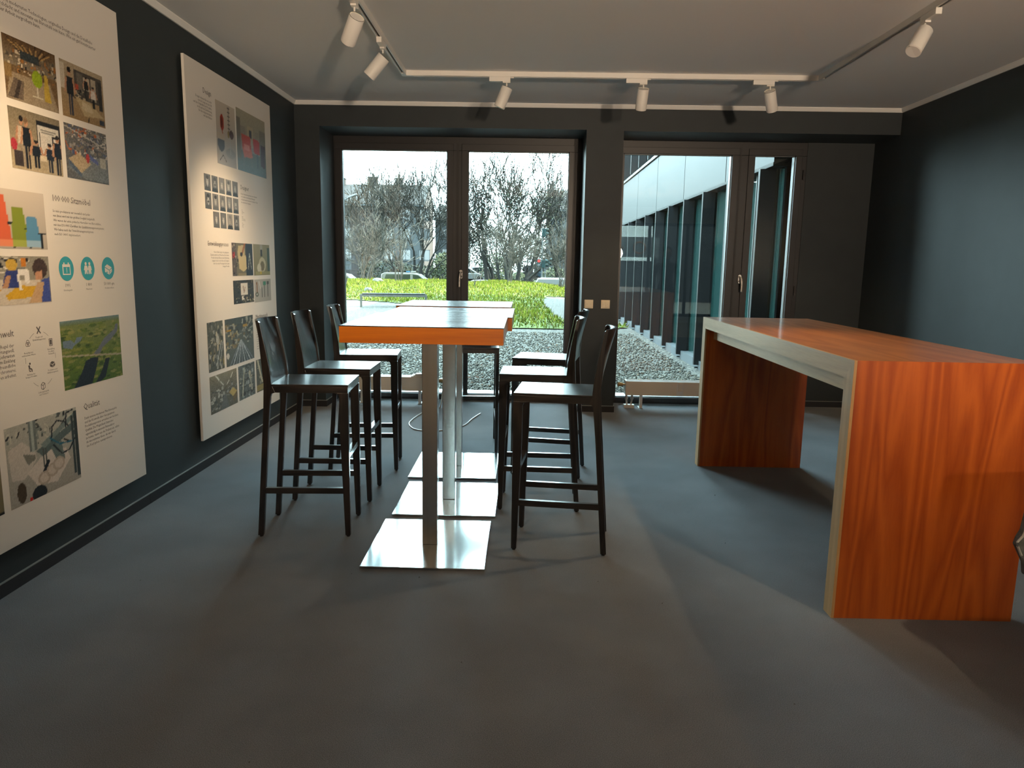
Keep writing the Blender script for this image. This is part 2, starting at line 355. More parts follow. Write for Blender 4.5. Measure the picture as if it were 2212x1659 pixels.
# ------------------------------------------------------------------ radiators
def radiator(x0, x1, label, feet, valve_side, bracket):
    o = thing('radiator', label, 'radiator', ((x0 + x1) / 2, 7.25, 0), 0, 'low convector radiators in front of the windows')
    h = (x1 - x0) / 2; ya, yb, z0, z1 = -0.075, 0.075, 0.132, 0.272
    MB().box(-h, h, ya, ya + 0.012, z0, z1).build('front_panel', M['radi'], o, bevel=0.003)
    MB().box(-h, h, yb - 0.012, yb, z0, z1).build('rear_panel', M['radi'], o, bevel=0.003)
    MB().box(-h, -h + 0.02, ya + 0.012, yb - 0.012, z0, z1 + 0.002).build('end_cap', M['radi'], o); MB().box(h - 0.02, h, ya + 0.012, yb - 0.012, z0, z1 + 0.002).build('end_cap', M['radi'], o)
    MB().box(-h + 0.02, h - 0.02, ya + 0.012, yb - 0.012, z0 + 0.01, z0 + 0.1).build('convector_core', M['radfin'], o)
    for k in range(6):
        y = ya + 0.020 + k * 0.0215
        MB().box(-h + 0.022, h - 0.022, y, y + 0.010, z1 - 0.014, z1 - 0.002).build('slat', M['radfin'], o)
    MB().box(bracket - 0.032, bracket + 0.032, ya - 0.004, ya, z0, z1).build('clip_plate', M['radfin'], o)
    MB().box(bracket - 0.020, bracket + 0.026, ya - 0.016, ya - 0.004, z0 + 0.05, z1 - 0.005).box(bracket - 0.006, bracket + 0.02, ya - 0.018, ya - 0.016, z1 - 0.022, z1 - 0.018).build('heat_meter', M['radi'], o, bevel=0.003)
    for fx in feet:
        f = MB(); f.box(fx - 0.014, fx + 0.014, -0.055, -0.03, 0, z0); f.box(fx - 0.02, fx + 0.02, -0.06, 0.05, 0, 0.006); f.build('leg', M['radfin'], o, bevel=0.002)
    v = MB(); s = valve_side
    v.cyl((s * h, -0.035, 0.235), (s * (h + 0.025), -0.035, 0.235), 0.009, n=12); v.cyl((s * (h + 0.025), -0.035, 0.235), (s * (h + 0.075), -0.035, 0.235), 0.019, 0.022, n=16)
    v.build('thermostat_valve', M['brass'], o, smooth=True)
    p = MB(); px = s * (h - 0.045)
    for dx in (-0.028, 0.028):
        p.ring_tube([(px + dx, -0.03, z0 + 0.01), (px + dx, -0.03, 0.08), (px + dx * 0.7, -0.03, 0.03)], [0.013, 0.010, 0.009], 10)
        p.cyl((px + dx, -0.03, 0.085), (px + dx, -0.03, 0.115), 0.016, n=8)
    p.box(px - 0.05, px + 0.05, -0.055, 0.0, 0, 0.032)
    p.build('pipe_connector', M['radfin'], o, smooth=True)
    return o
radiator(-1.90, -0.87, 'long cream convector radiator behind the left row of bar stools', [-0.23 + 0.0, 0.35], 1, 0.12)
radiator(1.01, 2.62, 'cream convector radiator behind the orange wooden counter', [-0.645, 0.60], -1, -0.27)
pp = thing('brochure', 'white folded brochures lying on the slats of the left radiator', 'brochure', (-1.02, 7.25, 0.272), 0.05)
MB().box(-0.10, 0.10, -0.06, 0.06, 0.0, 0.008).build('booklet', M['paper'], pp)
b2_ = MB().box(-0.085, 0.10, -0.05, 0.06, 0.009, 0.017).build('booklet', M['paper'], pp); b2_.rotation_euler = (0, 0, 0.14)
b3_ = MB().box(-0.06, 0.10, -0.045, 0.05, 0.021, 0.028).build('booklet', M['paper'], pp); b3_.rotation_euler = (0, -0.05, -0.1)

# grey cable on the carpet
cb = MB()
cp = [(-0.804, 7.226, 0.23), (-0.80, 7.12, 0.12), (-0.81, 7.0, 0.006), (-0.88, 6.87, 0.006), (-0.945, 6.70, 0.006), (-0.985, 6.47, 0.006), (-0.995, 6.27, 0.006), (-0.955, 6.12, 0.006), (-0.90, 6.03, 0.006), (-0.80, 5.99, 0.006), (-0.68, 6.02, 0.006), (-0.52, 6.2, 0.006), (-0.46, 6.5, 0.006), (-0.40, 6.75, 0.006)]
def catmull(P, k=6):
    P = [Vector(p) for p in P]; out = []
    for i in range(len(P) - 1):
        a, b, c, d = P[max(i - 1, 0)], P[i], P[i + 1], P[min(i + 2, len(P) - 1)]
        for j in range(k):
            t = j / k; out.append(0.5 * ((2 * b) + (c - a) * t + (2 * a - 5 * b + 4 * c - d) * t * t + (3 * b - a - 3 * c + d) * t ** 3))
    return out + [P[-1]]
cb.ring_tube(catmull(cp), 0.0055, 6)
tag(cb.build('power_cable', M['cable'], smooth=True), 'pale grey cable looping over the carpet from the left radiator', 'cable')

# ------------------------------------------------------------------ bar tables
def bar_table(label, x0, x1, y0, y1, z, px0, px1, py0, py1, cx, cy, topmat):
    o = thing('bar_table', label, 'table', (cx, cy, 0), 0, 'bar tables standing in one row')
    L = lambda a, b, c, d: (a - cx, b - cx, c - cy, d - cy)
    MB().box(*L(x0, x1, y0, y1), z - 0.004, z).build('tabletop', topmat, o, bevel=0.0012)
    MB().box(*L(x0 + 0.0015, x1 - 0.0015, y0 + 0.0015, y1 - 0.0015), z - 0.074, z - 0.004).build('edge_band', M['edge'], o, bevel=0.001)
    MB().box(-0.0375, 0.0375, -0.0375, 0.0375, 0.012, z - 0.074).build('column', M['steel'], o, bevel=0.003)
    MB().box(-0.17, 0.17, -0.17, 0.17, z - 0.082, z - 0.0745).build('mounting_plate', M['black'], o)
    MB().box(*L(px0, px1, py0, py1), 0, 0.012).build('base_plate', M['plate'], o, bevel=0.002)
    return o
bar_table('nearest bar table with orange edge and straight-grained dark top', -0.788, -0.087, 3.09, 3.912, 1.130, -0.740, -0.162, 3.187, 3.828, -0.4515, 3.51, M['top'])
bar_table('middle bar table whose dark top shows swirling flame grain', -0.800, -0.066, 3.918, 4.722, 1.116, -0.720, -0.142, 3.906, 4.531, -0.431, 4.218, M['top2'])
bar_table('farthest bar table of the row, beside the window stool', -0.832, -0.090, 4.728, 5.44, 1.122, -0.745, -0.168, 4.63, 5.275, -0.455, 4.953, M['top'])

# ------------------------------------------------------------------ bar stools (local +x is the front)
def make_stool(label):
    o = thing('bar_stool', label, 'bar stool', (0, 0, 0), 0, 'black wooden bar stools around the tables')
    zs = 0.791
    s = MB(); s.box(-0.150, 0.2335, -0.1705, 0.1705, zs - 0.012, zs); s.build('seat', M['stool'], o, bevel=0.002)
    a = MB(); a.box(-0.15, 0.232, -0.170, -0.142, zs - 0.042, zs - 0.0125); a.box(-0.15, 0.232, 0.142, 0.170, zs - 0.042, zs - 0.0125)
    a.box(0.204, 0.232, -0.142, 0.142, zs - 0.042, zs - 0.0125); a.box(-0.15, -0.122, -0.142, 0.142, zs - 0.042, zs - 0.0125)
    a.build('apron', M['stool'], o, bevel=0.001)
    def fil(cx, cz, r, a0, a1, k=4): return [(cx + r * math.cos(math.radians(a0 + (a1 - a0) * i / k)), cz + r * math.sin(math.radians(a0 + (a1 - a0) * i / k))) for i in range(k + 1)]
    zb = zs - 0.042
    front = [(0.206, 0.008), (0.232, 0.008), (0.2335, zb), (0.165, zb)] + [(0.182, zb - 0.006), (0.188, zb - 0.022), (0.189, 0.55)]
    rear = [(-0.236, 0.008), (-0.208, 0.008), (-0.166, 0.55), (-0.149, zb - 0.022), (-0.143, zb - 0.006), (-0.125, zb), (-0.142, zs), (-0.149, 0.87), (-0.166, 0.97), (-0.190, 1.095), (-0.199, 1.101), (-0.193, 0.97), (-0.186, 0.87), (-0.180, zs), (-0.186, 0.66)]
    for sy in (-1, 1):
        y0, y1 = (0.146, 0.1705) if sy > 0 else (-0.1705, -0.146)
        MB().prism(front, 'y', y0, y1).build('leg', M['stoolz'], o, bevel=0.0015)
        MB().prism(rear, 'y', y0, y1).build('leg', M['stoolz'], o, bevel=0.0015)
        x0 = -0.213
        MB().box(x0, 0.207, y0 + 0.001, y1 - 0.001, 0.229, 0.259).build('stretcher', M['stool'], o, bevel=0.0015)
        f = MB()
        for fx in (0.219, -0.222): f.cyl((fx, (y0 + y1) / 2, 0), (fx, (y0 + y1) / 2, 0.009), 0.009, n=10)
        f.build('glide', M['black'], o)
    MB().box(0.196, 0.226, -0.146, 0.146, 0.402, 0.430).build('footrest', M['stool'], o, bevel=0.0015)
    # curved plywood backrest shell
    nu, nv = 14, 12; vs = []; fs = []
    prof = [(zs - 0.01, -0.146, 0.034), (0.87, -0.153, 0.026), (0.97, -0.171, 0.018), (1.10, -0.196, 0.010)]
    def P(z):
        for (za, xa, ta), (zb_, xb, tb) in zip(prof, prof[1:]):
            if z <= zb_: t = (z - za) / (zb_ - za); return xa + (xb - xa) * t, ta + (tb - ta) * t
        return prof[-1][1:]
    for side in (0, 1):
        for j in range(nv + 1):
            z = prof[0][0] + (1.104 - prof[0][0]) * j / nv; x, th = P(min(z, 1.0999)); cv = 0.040 * ((z - zs) / 0.31 if z > zs else 0)
            for i in range(nu + 1):
                y = -0.168 + 0.336 * i / nu
                vs.append((x - cv * (1 - (y / 0.168) ** 2) - (th if side else 0), y, z))
    W_ = nu + 1; off = W_ * (nv + 1)
    for j in range(nv):
        for i in range(nu):
            q = (j * W_ + i, j * W_ + i + 1, (j + 1) * W_ + i + 1, (j + 1) * W_ + i); fs.append(q); fs.append(tuple(off + k for k in reversed(q)))
    for i in range(nu): fs.append((nv * W_ + i, nv * W_ + i + 1, off + nv * W_ + i + 1, off + nv * W_ + i)); fs.append((i + 1, i, off + i, off + i + 1))
    for j in range(nv):
        fs.append((j * W_, (j + 1) * W_, off + (j + 1) * W_, off + j * W_)); k = nu; fs.append(((j + 1) * W_ + k, j * W_ + k, off + j * W_ + k, off + (j + 1) * W_ + k))
    MB().add(vs, fs).build('backrest', M['stoolz'], o, smooth=True)
    return o
stool0 = make_stool('nearest black bar stool on the left side of the tables')
rad = math.radians
spots = [((-1.115, 3.735), 3.4, None), ((-1.114, 4.300), 0.8, 'middle black bar stool of the left row, facing the tables'),
         ((-1.084, 4.95), 5.0, 'black bar stool of the left row closest to the window'),
         ((0.203, 3.598), 173.5, 'black bar stool nearest the counter, its flank lit warm'),
         ((0.101, 4.215), 178.2, 'middle black bar stool on the counter side of the tables'),
         ((0.180, 4.905), 170.5, 'turned black bar stool before the pier with the switch plates'),
         ((-0.368, 5.545), -86.0, 'black bar stool at the window end, facing the tables')]
for i, ((x, y), a, lab) in enumerate(spots):
    if i == 0: stool0.location = (x, y, 0); stool0.rotation_euler = (0, 0, rad(a))
    else: dup(stool0, (x, y, 0), rad(a), lab)

# ------------------------------------------------------------------ orange waterfall counter
def counter():
    L, W, H, T = 2.345, 0.728, 1.055, 0.075
    o = thing('bar_counter', 'orange wooden waterfall bar counter with pale edging by the right wall', 'counter', (1.268, 2.816, 0), rad(0.5))
    e = 0.012
    MB().prism([(0, H - 0.0002), (T - 0.0, H - T), (L - T, H - T), (L, H - 0.0002)], 'x', e, W).build('tabletop', M['teaktop'], o)
    MB().prism([(0, 0), (T, 0), (T, H - T), (0, H)], 'x', e, W).build('side_panel', M['teak'], o)
    MB().prism([(L - T, 0), (L, 0), (L, H), (L - T, H - T)], 'x', e, W).build('side_panel', M['teak'], o)
    MB().prism([(0, H), (T, H - T), (L - T, H - T), (L, H)], 'x', 0, e - 0.0005).build('top_edging', M['maplex'], o)
    MB().prism([(0, 0), (T, 0), (T, H - T), (0, H)], 'x', 0, e - 0.0005).build('side_edging', M['maple'], o)
    MB().prism([(L - T, 0), (L, 0), (L, H), (L - T, H - T)], 'x', 0, e - 0.0005).build('side_edging', M['maple'], o)
    MB().box(0.060, 0.082, T + 0.001, L - T - 0.001, H - T - 0.072, H - T - 0.0005).build('apron', M['maplex'], o)
    return o
counter()

# ------------------------------------------------------------------ grey felt tub chair at the picture's right edge
def tub_chair():
    o = thing('tub_chair', 'grey felt tub chair beside the near end of the orange counter', 'chair', (1.665, 2.06, 0), 0)
    out = [(0.052, 0.40), (0.0, 0.495), (0.006, 0.520), (0.018, 0.545), (0.030, 0.66), (0.075, 0.70), (0.40, 0.72), (0.52, 0.86), (0.60, 0.85), (0.56, 0.55), (0.50, 0.40), (0.30, 0.37)]
    for y0, y1 in ((0.31, 0.34), (-0.34, -0.31)):
        sp_ = MB().prism(out, 'y', y0, y1).build('side_shell', M['felt'], o, bevel=0.006)
        pts = catmull([(x, (y1 if y1 > 0 else y0), z) for x, z in out + out[:1]], 3)
        MB().ring_tube([(p.x, y0 - 0.001, p.z) for p in pts], 0.004, 6).build('piping', M['cable'], sp_, smooth=True)
    MB().prism([(0.02, 0.40), (0.01, 0.46), (0.05, 0.485), (0.46, 0.46), (0.48, 0.40)], 'y', -0.31, 0.31).build('seat_cushion', M['felt'], o, bevel=0.008)
    MB().prism([(0.46, 0.40), (0.53, 0.40), (0.60, 0.85), (0.53, 0.86)], 'y', -0.31, 0.31).build('backrest', M['felt'], o, bevel=0.008)
    for x, y in ((0.14, 0.26), (0.14, -0.26), (0.46, 0.26), (0.46, -0.26)): MB().cyl((x, y, 0), (x + 0.01, y * 0.95, 0.41), 0.009, 0.011, 12).build('leg', M['steel'], o, smooth=True)
tub_chair()

# ------------------------------------------------------------------ light track and spots
tr = thing('light_track', 'white ceiling light track bent in a U over the tables', 'light track', (0, 0, ZC))
tz0, tz1 = -0.036, 0.0
TX0, TX1, TY = -0.952, 2.186, 5.865; tw = 0.018
def rail(mb, x0, x1, y0, y1, horiz):
    # channel with a slot on its underside
    if horiz:
        mb.box(x0, x1, y0, y0 + 0.010, tz0, tz1).box(x0, x1, y1 - 0.010, y1, tz0, tz1).box(x0, x1, y0 + 0.010, y1 - 0.010, tz0 + 0.016, tz1)
    else:
        mb.box(x0, x0 + 0.010, y0, y1, tz0, tz1).box(x1 - 0.010, x1, y0, y1, tz0, tz1).box(x0 + 0.010, x1 - 0.010, y0, y1, tz0 + 0.016, tz1)
q = MB(); rail(q, TX0 - tw, TX0 + tw, 0.4, TY - 0.07, False); q.build('rail', M['white'], tr)
q = MB(); rail(q, TX1 - tw, TX1 + tw, 0.4, TY - 0.07, False); q.build('rail', M['white'], tr)
q = MB(); rail(q, TX0 + 0.07, TX1 - 0.07, TY - tw, TY + tw, True); q.build('rail', M['white'], tr)
for x, y0 in ((TX0, 0.4), (TX1, 0.4)): MB().box(x - 0.0075, x + 0.0075, y0, TY - 0.07, tz0 + 0.010, tz0 + 0.0158).build('slot', M['black'], tr)
MB().box(TX0 + 0.07, TX1 - 0.07, TY - 0.0075, TY + 0.0075, tz0 + 0.010, tz0 + 0.0158).build('slot', M['black'], tr)
for x, s in ((TX0, 1), (TX1, -1)):
    q = MB(); q.box(x - tw, x + tw, TY - 0.0695, TY + tw, tz0 - 0.0005, tz1); q.box(min(x + s * tw, x + s * 0.07), max(x + s * tw, x + s * 0.07), TY - tw, TY + tw, tz0 - 0.0005, tz1); q.build('corner_joint', M['white'], tr)

def spot(x, y, along, aim, label, shift, power=1.0, size=58):
    """adapter on the rail, stem, cylinder head aimed along vector"""
    o = thing('track_spotlight', label, 'spotlight', (x, y, ZC - 0.036), 0, 'white cylinder spotlights on the ceiling track')
    a = MB()
    if along == 'x': a.box(-0.115, 0.045, -0.017, 0.017, -0.034, 0.0).box(0.045, 0.072, -0.012, 0.012, -0.010, 0.0).box(-0.012, 0.045, -0.016, 0.016, -0.044, -0.034)
    else: a.box(-0.017, 0.017, -0.115, 0.045, -0.034, 0.0).box(-0.012, 0.012, 0.045, 0.072, -0.010, 0.0).box(-0.016, 0.016, -0.012, 0.045, -0.044, -0.034)
    a.build('adapter', M['white'], o, bevel=0.002)
    A = Vector(aim).normalized(); jx = Vector((0.018, 0, -0.044)) if along == 'x' else Vector((0, 0.018, -0.044))
    piv = jx + Vector((0, 0, -0.022))
    MB().cyl(tuple(jx), tuple(piv), 0.005, n=10).build('stem', M['white'], o)
    hc = piv + Vector(shift); p0 = hc - A * 0.012; p1 = hc + A * 0.146; rr = 0.0425
    h = MB(); h.ring_tube([p0, p0 + A * 0.004, p1 - A * 0.004, p1, p1 - A * 0.012], [rr - 0.003, rr, rr, rr - 0.003, rr - 0.006], 28, cap=False)
    h.build('head', M['white'], o, smooth=True)
    MB().ring_tube([p0 + A * 0.0005, p0 + A * 0.003], [rr - 0.0035, rr - 0.0035], 28).build('rear_cap', M['white'], o, smooth=True)
    MB().ring_tube([p0 - A * 0.0, p0 + A * 0.002], [rr - 0.0025, rr - 0.0015], 28, cap=False).build('cap_groove', M['black'], o)
    MB().ring_tube([p1 - A * 0.012, p1 - A * 0.009], [rr - 0.006, rr - 0.006], 24).build('lamp_face', M['lampface'], o)
    d = bpy.data.lights.new('spot_beam', 'SPOT'); d.energy = SPOT * power; d.spot_size = rad(size); d.spot_blend = 0.9; d.shadow_soft_size = 0.03; d.color = (1.0, 0.70, 0.40)
    lo = bpy.data.objects.new('spot_beam', d); COL.objects.link(lo); lo.parent = o; lo.location = p1 + A * 0.002; lo.rotation_euler = A.to_track_quat('-Z', 'Y').to_euler()
spot(TX0, 4.20, 'y', (-0.46, 0.56, -0.68), 'large near white spotlight on the left rail, aimed at the smaller-lettered far board', (0.005, 0.02, -0.03), 1.2)
spot(TX0, 5.00, 'y', (-0.65, 0.05, -0.75), 'white spotlight beside the left corner of the track, aimed at the far board', (0, 0, -0.03), 0.8)
spot(-0.19, TY, 'x', (-0.38, 0.10, -0.92), 'white spotlight tilted left above the bar tables', (0, 0, -0.018), 0.8)
spot(0.845, TY, 'x', (-0.03, 0.42, -0.90), 'white spotlight hanging nearly upright above the pier', (0, 0, -0.014), 0.7)
spot(1.80, TY, 'x', (0.33, 0.45, -0.83), 'white spotlight tilted right above the counter', (0, 0, -0.018), 0.6)
spot(TX1, 4.36, 'y', (-0.50, -0.30, -0.80), 'white spotlight on the right rail with its lit face showing', (0, 0, -0.02), 1.0)
spot(TX0, 2.55, 'y', (-0.68, 0.30, -0.66), 'white spotlight on the left rail aimed at the near board', (0, 0, -0.03), 1.1)

spot(TX1, 1.15, 'y', (-0.50, 1.68, -1.92), 'white spotlight on the right rail aimed at the counter, outside the view', (0, 0, -0.03), 1.15, 46)  # extra spot out of view, put in to light the counter end
spot(TX0, 0.75, 'y', (0.50, 2.40, -1.60), 'white spotlight on the left rail aimed at the table edge, outside the view', (0, 0, -0.03), 0.9, 34)  # another spot added out of view, lifts the orange table edge
spot(TX1, 2.35, 'y', (0.62, 0.50, -0.60), 'white spotlight on the right rail aimed at the right wall', (0, 0, -0.03), 0.7)
# recessed downlights in the part of the room behind the camera
for i, (x, y, lab) in enumerate(((-0.25, -0.5, 'left front'), (0.80, -0.5, 'centre front'), (2.0, -0.5, 'person-side front'), (3.6, -0.6, 'window-side front'), (-1.2, -2.2, 'left rear'), (0.3, -2.2, 'centre rear'), (1.8, -2.2, 'person-side rear'), (3.6, -2.4, 'window-side rear'))):
    g = thing('downlight', 'recessed warm downlight behind the camera, ' + lab, 'downlight', (x, y, ZC), 0, 'recessed downlights behind the camera')
    MB().ring_tube([(0, 0, -0.001), (0, 0, -0.012), (0, 0, -0.012), (0, 0, -0.002)], [0.075, 0.070, 0.056, 0.052], 28, cap=False).build('trim_ring', M['white'], g, smooth=True)
    MB().cyl((0, 0, -0.006), (0, 0, -0.003), 0.053, n=24).build('lamp_face', M['downface'], g)
    d = bpy.data.lights.new('down_beam', 'SPOT'); d.energy = DOWN; d.spot_size = rad(120); d.spot_blend = 0.8; d.shadow_soft_size = 0.05; d.color = (1.0, 0.72, 0.46)
    lo = bpy.data.objects.new('down_beam', d); COL.objects.link(lo); lo.parent = g; lo.location = (0, 0, -0.02)
# added uplighters behind the camera, never seen, to brighten the ceiling over the tables
for i, (x, y) in enumerate(((1.50, -2.7), (2.12, -2.75))):
    g = thing('floor_lamp', ['white uplighter floor lamp behind the camera turned to the boards', 'white uplighter floor lamp behind the camera turned to the right wall'][i], 'lamp', (x, y, 0), 0, 'uplighter floor lamps behind the camera')
    MB().cyl((0, 0, 0), (0, 0, 0.02), 0.14, n=28).build('base', M['white'], g); MB().cyl((0, 0, 0.02), (0, 0, 1.62), 0.012, n=12).build('pole', M['white'], g)
    A = (Vector(((-1.2, 2.4)[i], 3.0, 3.10)) - Vector((x, y, 1.66))).normalized(); p = Vector((0, 0, 1.66))
    MB().ring_tube([p - A * 0.10, p - A * 0.08, p + A * 0.10, p + A * 0.10, p + A * 0.02], [0.05, 0.10, 0.16, 0.15, 0.10], 28, cap=False).build('lamp_shade', M['white'], g, smooth=True)
    d = bpy.data.lights.new('up_beam', 'SPOT'); d.energy = UP; d.spot_size = rad(62); d.spot_blend = 1.0; d.shadow_soft_size = 0.15; d.color = (1.0, 0.76, 0.54)
    lo = bpy.data.objects.new('up_beam', d); COL.objects.link(lo); lo.parent = g; lo.location = p + A * 0.11; lo.rotation_euler = A.to_track_quat('-Z', 'Y').to_euler()

# ------------------------------------------------------------------ display boards on the left wall
PX = -2.105
class Pic:
    """small painted print: per-vertex colours on a flat grid, u to the right, v upwards"""
    def __init__(s, nu, nv, c):
        s.nu, s.nv = nu, nv; s.U, s.V = np.meshgrid(np.linspace(0, 1, nu), np.linspace(0, 1, nv)); s.A = np.zeros((nv, nu, 3)); s.A[:] = c
    def put(s, mask, c, a=1.0):
        s.A[mask] = s.A[mask] * (1 - a) + np.array(c) * a; return s
    def rect(s, u0, u1, v0, v1, c, a=1.0): return s.put((s.U >= u0) & (s.U <= u1) & (s.V >= v0) & (s.V <= v1), c, a)
    def ell(s, cu, cv, ru, rv, c, a=1.0): return s.put(((s.U - cu) / ru) ** 2 + ((s.V - cv) / rv) ** 2 <= 1, c, a)
    def line(s, u0, v0, u1, v1, w, c, a=1.0):
        du, dv = u1 - u0, v1 - v0; L = max(du * du + dv * dv, 1e-9); t = np.clip(((s.U - u0) * du + (s.V - v0) * dv) / L, 0, 1)
        return s.put((s.U - u0 - t * du) ** 2 + (s.V - v0 - t * dv) ** 2 <= w * w, c, a)
    def poly(s, P, c, a=1.0):
        ins = np.zeros(s.U.shape, bool); n = len(P)
        for i in range(n):
            (x0, y0), (x1, y1) = P[i], P[(i + 1) % n]
            if y0 == y1: continue
            k = ((y0 > s.V) != (y1 > s.V)) & (s.U < (x1 - x0) * (s.V - y0) / (y1 - y0) + x0); ins ^= k
        return s.put(ins, c, a)
    def grad(s, c0, c1, v0=0.0, v1=1.0):
        t = np.clip((s.V - v0) / (v1 - v0), 0, 1)[..., None]; m = (s.V >= v0) & (s.V <= v1); g = np.array(c0) * (1 - t) + np.array(c1) * t; s.A[m] = g[m]; return s
    def clutter(s, u0, u1, v0, v1, n, cols, sz=(0.02, 0.08), seed=0):
        r = random.Random(seed)
        for _ in range(n):
            u, v = r.uniform(u0, u1), r.uniform(v0, v1); a, b = r.uniform(*sz), r.uniform(*sz); c = r.choice(cols)
            if r.random() < 0.6: s.rect(u, u + a, v, v + b, c)
            else: s.line(u, v, u + r.uniform(-2, 2) * a, v + r.uniform(-1.5, 1.5) * b, r.uniform(0.006, 0.016), c)
        return s
    def noise(s, amp, seed=0):
        s.A += np.random.RandomState(seed).uniform(-amp, amp, s.A.shape[:2])[..., None]; return s
def person(p, u, v, h, shirt, trousers, skin=(.72, .54, .42), hair=(.12, .1, .09), w=0.05):
    """tiny standing figure in a print, feet at v"""
    p.rect(u - w * 0.6, u - w * 0.08, v, v + h * 0.45, trousers); p.rect(u + w * 0.08, u + w * 0.6, v, v + h * 0.45, trousers)
    p.poly([(u - w, v + h * 0.44), (u + w, v + h * 0.44), (u + w * 0.95, v + h * 0.80), (u - w * 0.95, v + h * 0.80)], shirt)
    p.line(u - w, v + h * 0.76, u - w * 1.5, v + h * 0.48, w * 0.25, skin); p.line(u + w, v + h * 0.76, u + w * 1.5, v + h * 0.50, w * 0.25, skin)
    p.ell(u, v + h * 0.90, w * 0.5, h * 0.085, skin); p.ell(u, v + h * 0.945, w * 0.52, h * 0.06, hair)
def photo(parent, y0, y1, z0, z1, p):
    nv, nu = p.nv, p.nu; ys = np.linspace(y0, y1, nu); zs = np.linspace(z0, z1, nv)
    Y, Z = np.meshgrid(ys, zs); vs = np.stack([np.full(Y.size, PX + 0.0012), Y.ravel(), Z.ravel()], 1)
    i = np.arange((nv - 1) * nu).reshape(nv - 1, nu)[:, :-1].ravel()
    fs = np.stack([i, i + 1, i + nu + 1, i + nu], 1)
    # thin back so that the print is a sheet with thickness
    k = len(vs); c = np.array([[PX + 0.0001, y0, z0], [PX + 0.0001, y1, z0], [PX + 0.0001, y1, z1], [PX + 0.0001, y0, z1]])
    V = np.vstack([vs, c]); a, b, d, e = 0, nu - 1, nu * nv - 1, nu * (nv - 1)
    F = fs.tolist() + [[k, k + 1, b, a], [k + 1, k + 2, d, b], [k + 2, k + 3, e, d], [k + 3, k, a, e]]
    me = bpy.data.meshes.new('photo_print'); me.from_pydata(V.tolist(), [], F)
    at = me.color_attributes.new('Col', 'FLOAT_COLOR', 'POINT')
    A = np.clip(p.A, 0, 1).reshape(-1, 3); A = np.where(A <= 0.04045, A / 12.92, ((A + 0.055) / 1.055) ** 2.4) * 0.92
    A = np.vstack([A, np.full((4, 3), 0.6)]); at.data.foreach_set('color', np.hstack([A, np.ones((len(A), 1))]).astype(np.float32).ravel())
    me.materials.append(M['photo']); o = bpy.data.objects.new('photo_print', me); COL.objects.link(o); o.parent = parent; return o
def text(parent, name, s, y, z, size, align='LEFT', gap=1.0, mt=None):
    c = bpy.data.curves.new(name, 'FONT'); c.body = s; c.size = size; c.align_x = align; c.space_line = gap; c.extrude = 0.0; c.resolution_u = 1
    c.space_character = 0.98
    t = bpy.data.objects.new('lettering', c); COL.objects.link(t); me = bpy.data.meshes.new_from_object(t.evaluated_get(bpy.context.evaluated_depsgraph_get()))
    bpy.data.objects.remove(t); bpy.data.curves.remove(c); me.name = name; me.materials.clear(); me.materials.append(mt or M['ink'])
    o = bpy.data.objects.new(name, me); COL.objects.link(o); o.parent = parent
    o.matrix_world = Matrix(((0, 0, 1, PX + 0.0016), (1, 0, 0, y), (0, 1, 0, z), (0, 0, 0, 1))); return o
def flat(parent, name, polys, m, lift=0.0014):
    """flat ink shapes: list of polygons in (y, z)"""
    b = MB()
    for P in polys: b.add([(PX + lift, y, z) for y, z in P], [tuple(range(len(P)))])
    me = bpy.data.meshes.new(name); me.from_pydata(b.v, [], b.f); me.materials.append(m); o = bpy.data.objects.new(name, me); COL.objects.link(o); o.parent = parent; return o
def disc(y, z, r, n=40): return [(y + r * math.cos(2 * math.pi * i / n), z + r * math.sin(2 * math.pi * i / n)) for i in range(n)]
def ringp(y, z, r, w_, n=24):
    return [[(y + rr * math.cos(2 * math.pi * (i + dd) / n), z + rr * math.sin(2 * math.pi * (i + dd) / n)) for rr, dd in ((r, 0), (r, 1), (r - w_, 1), (r - w_, 0))] for i in range(n)]
def rc(y0, y1, z0, z1): return [(y0, z0), (y1, z0), (y1, z1), (y0, z1)]

def board(label, y0, y1, z0, z1):
    o = MB().box(PX - 0.017, PX, y0, y1, z0, z1).build('display_board', M['board'], bevel=0.0015)
    s = MB()
    for y in (y0 + 0.25, y1 - 0.25): s.box(XL, PX - 0.017, y - 0.03, y + 0.03, z1 - 0.35, z1 - 0.27).box(XL, PX - 0.017, y - 0.03, y + 0.03, z0 + 0.25, z0 + 0.33)
    s.build('wall_spacer', M['black'], o)
    return tag(o, label, 'display board', 'printed display boards on the left wall')

wht = (.93, .92, .9); blk = (.08, .08, .09); gry = (.5, .5, .49); tan = (.62, .52, .36); yel = (.86, .68, .12)
B1 = board('near display board showing chairs, sewing, a river landscape and three teal discs', 2.43, 3.943, 0.200, 2.622)
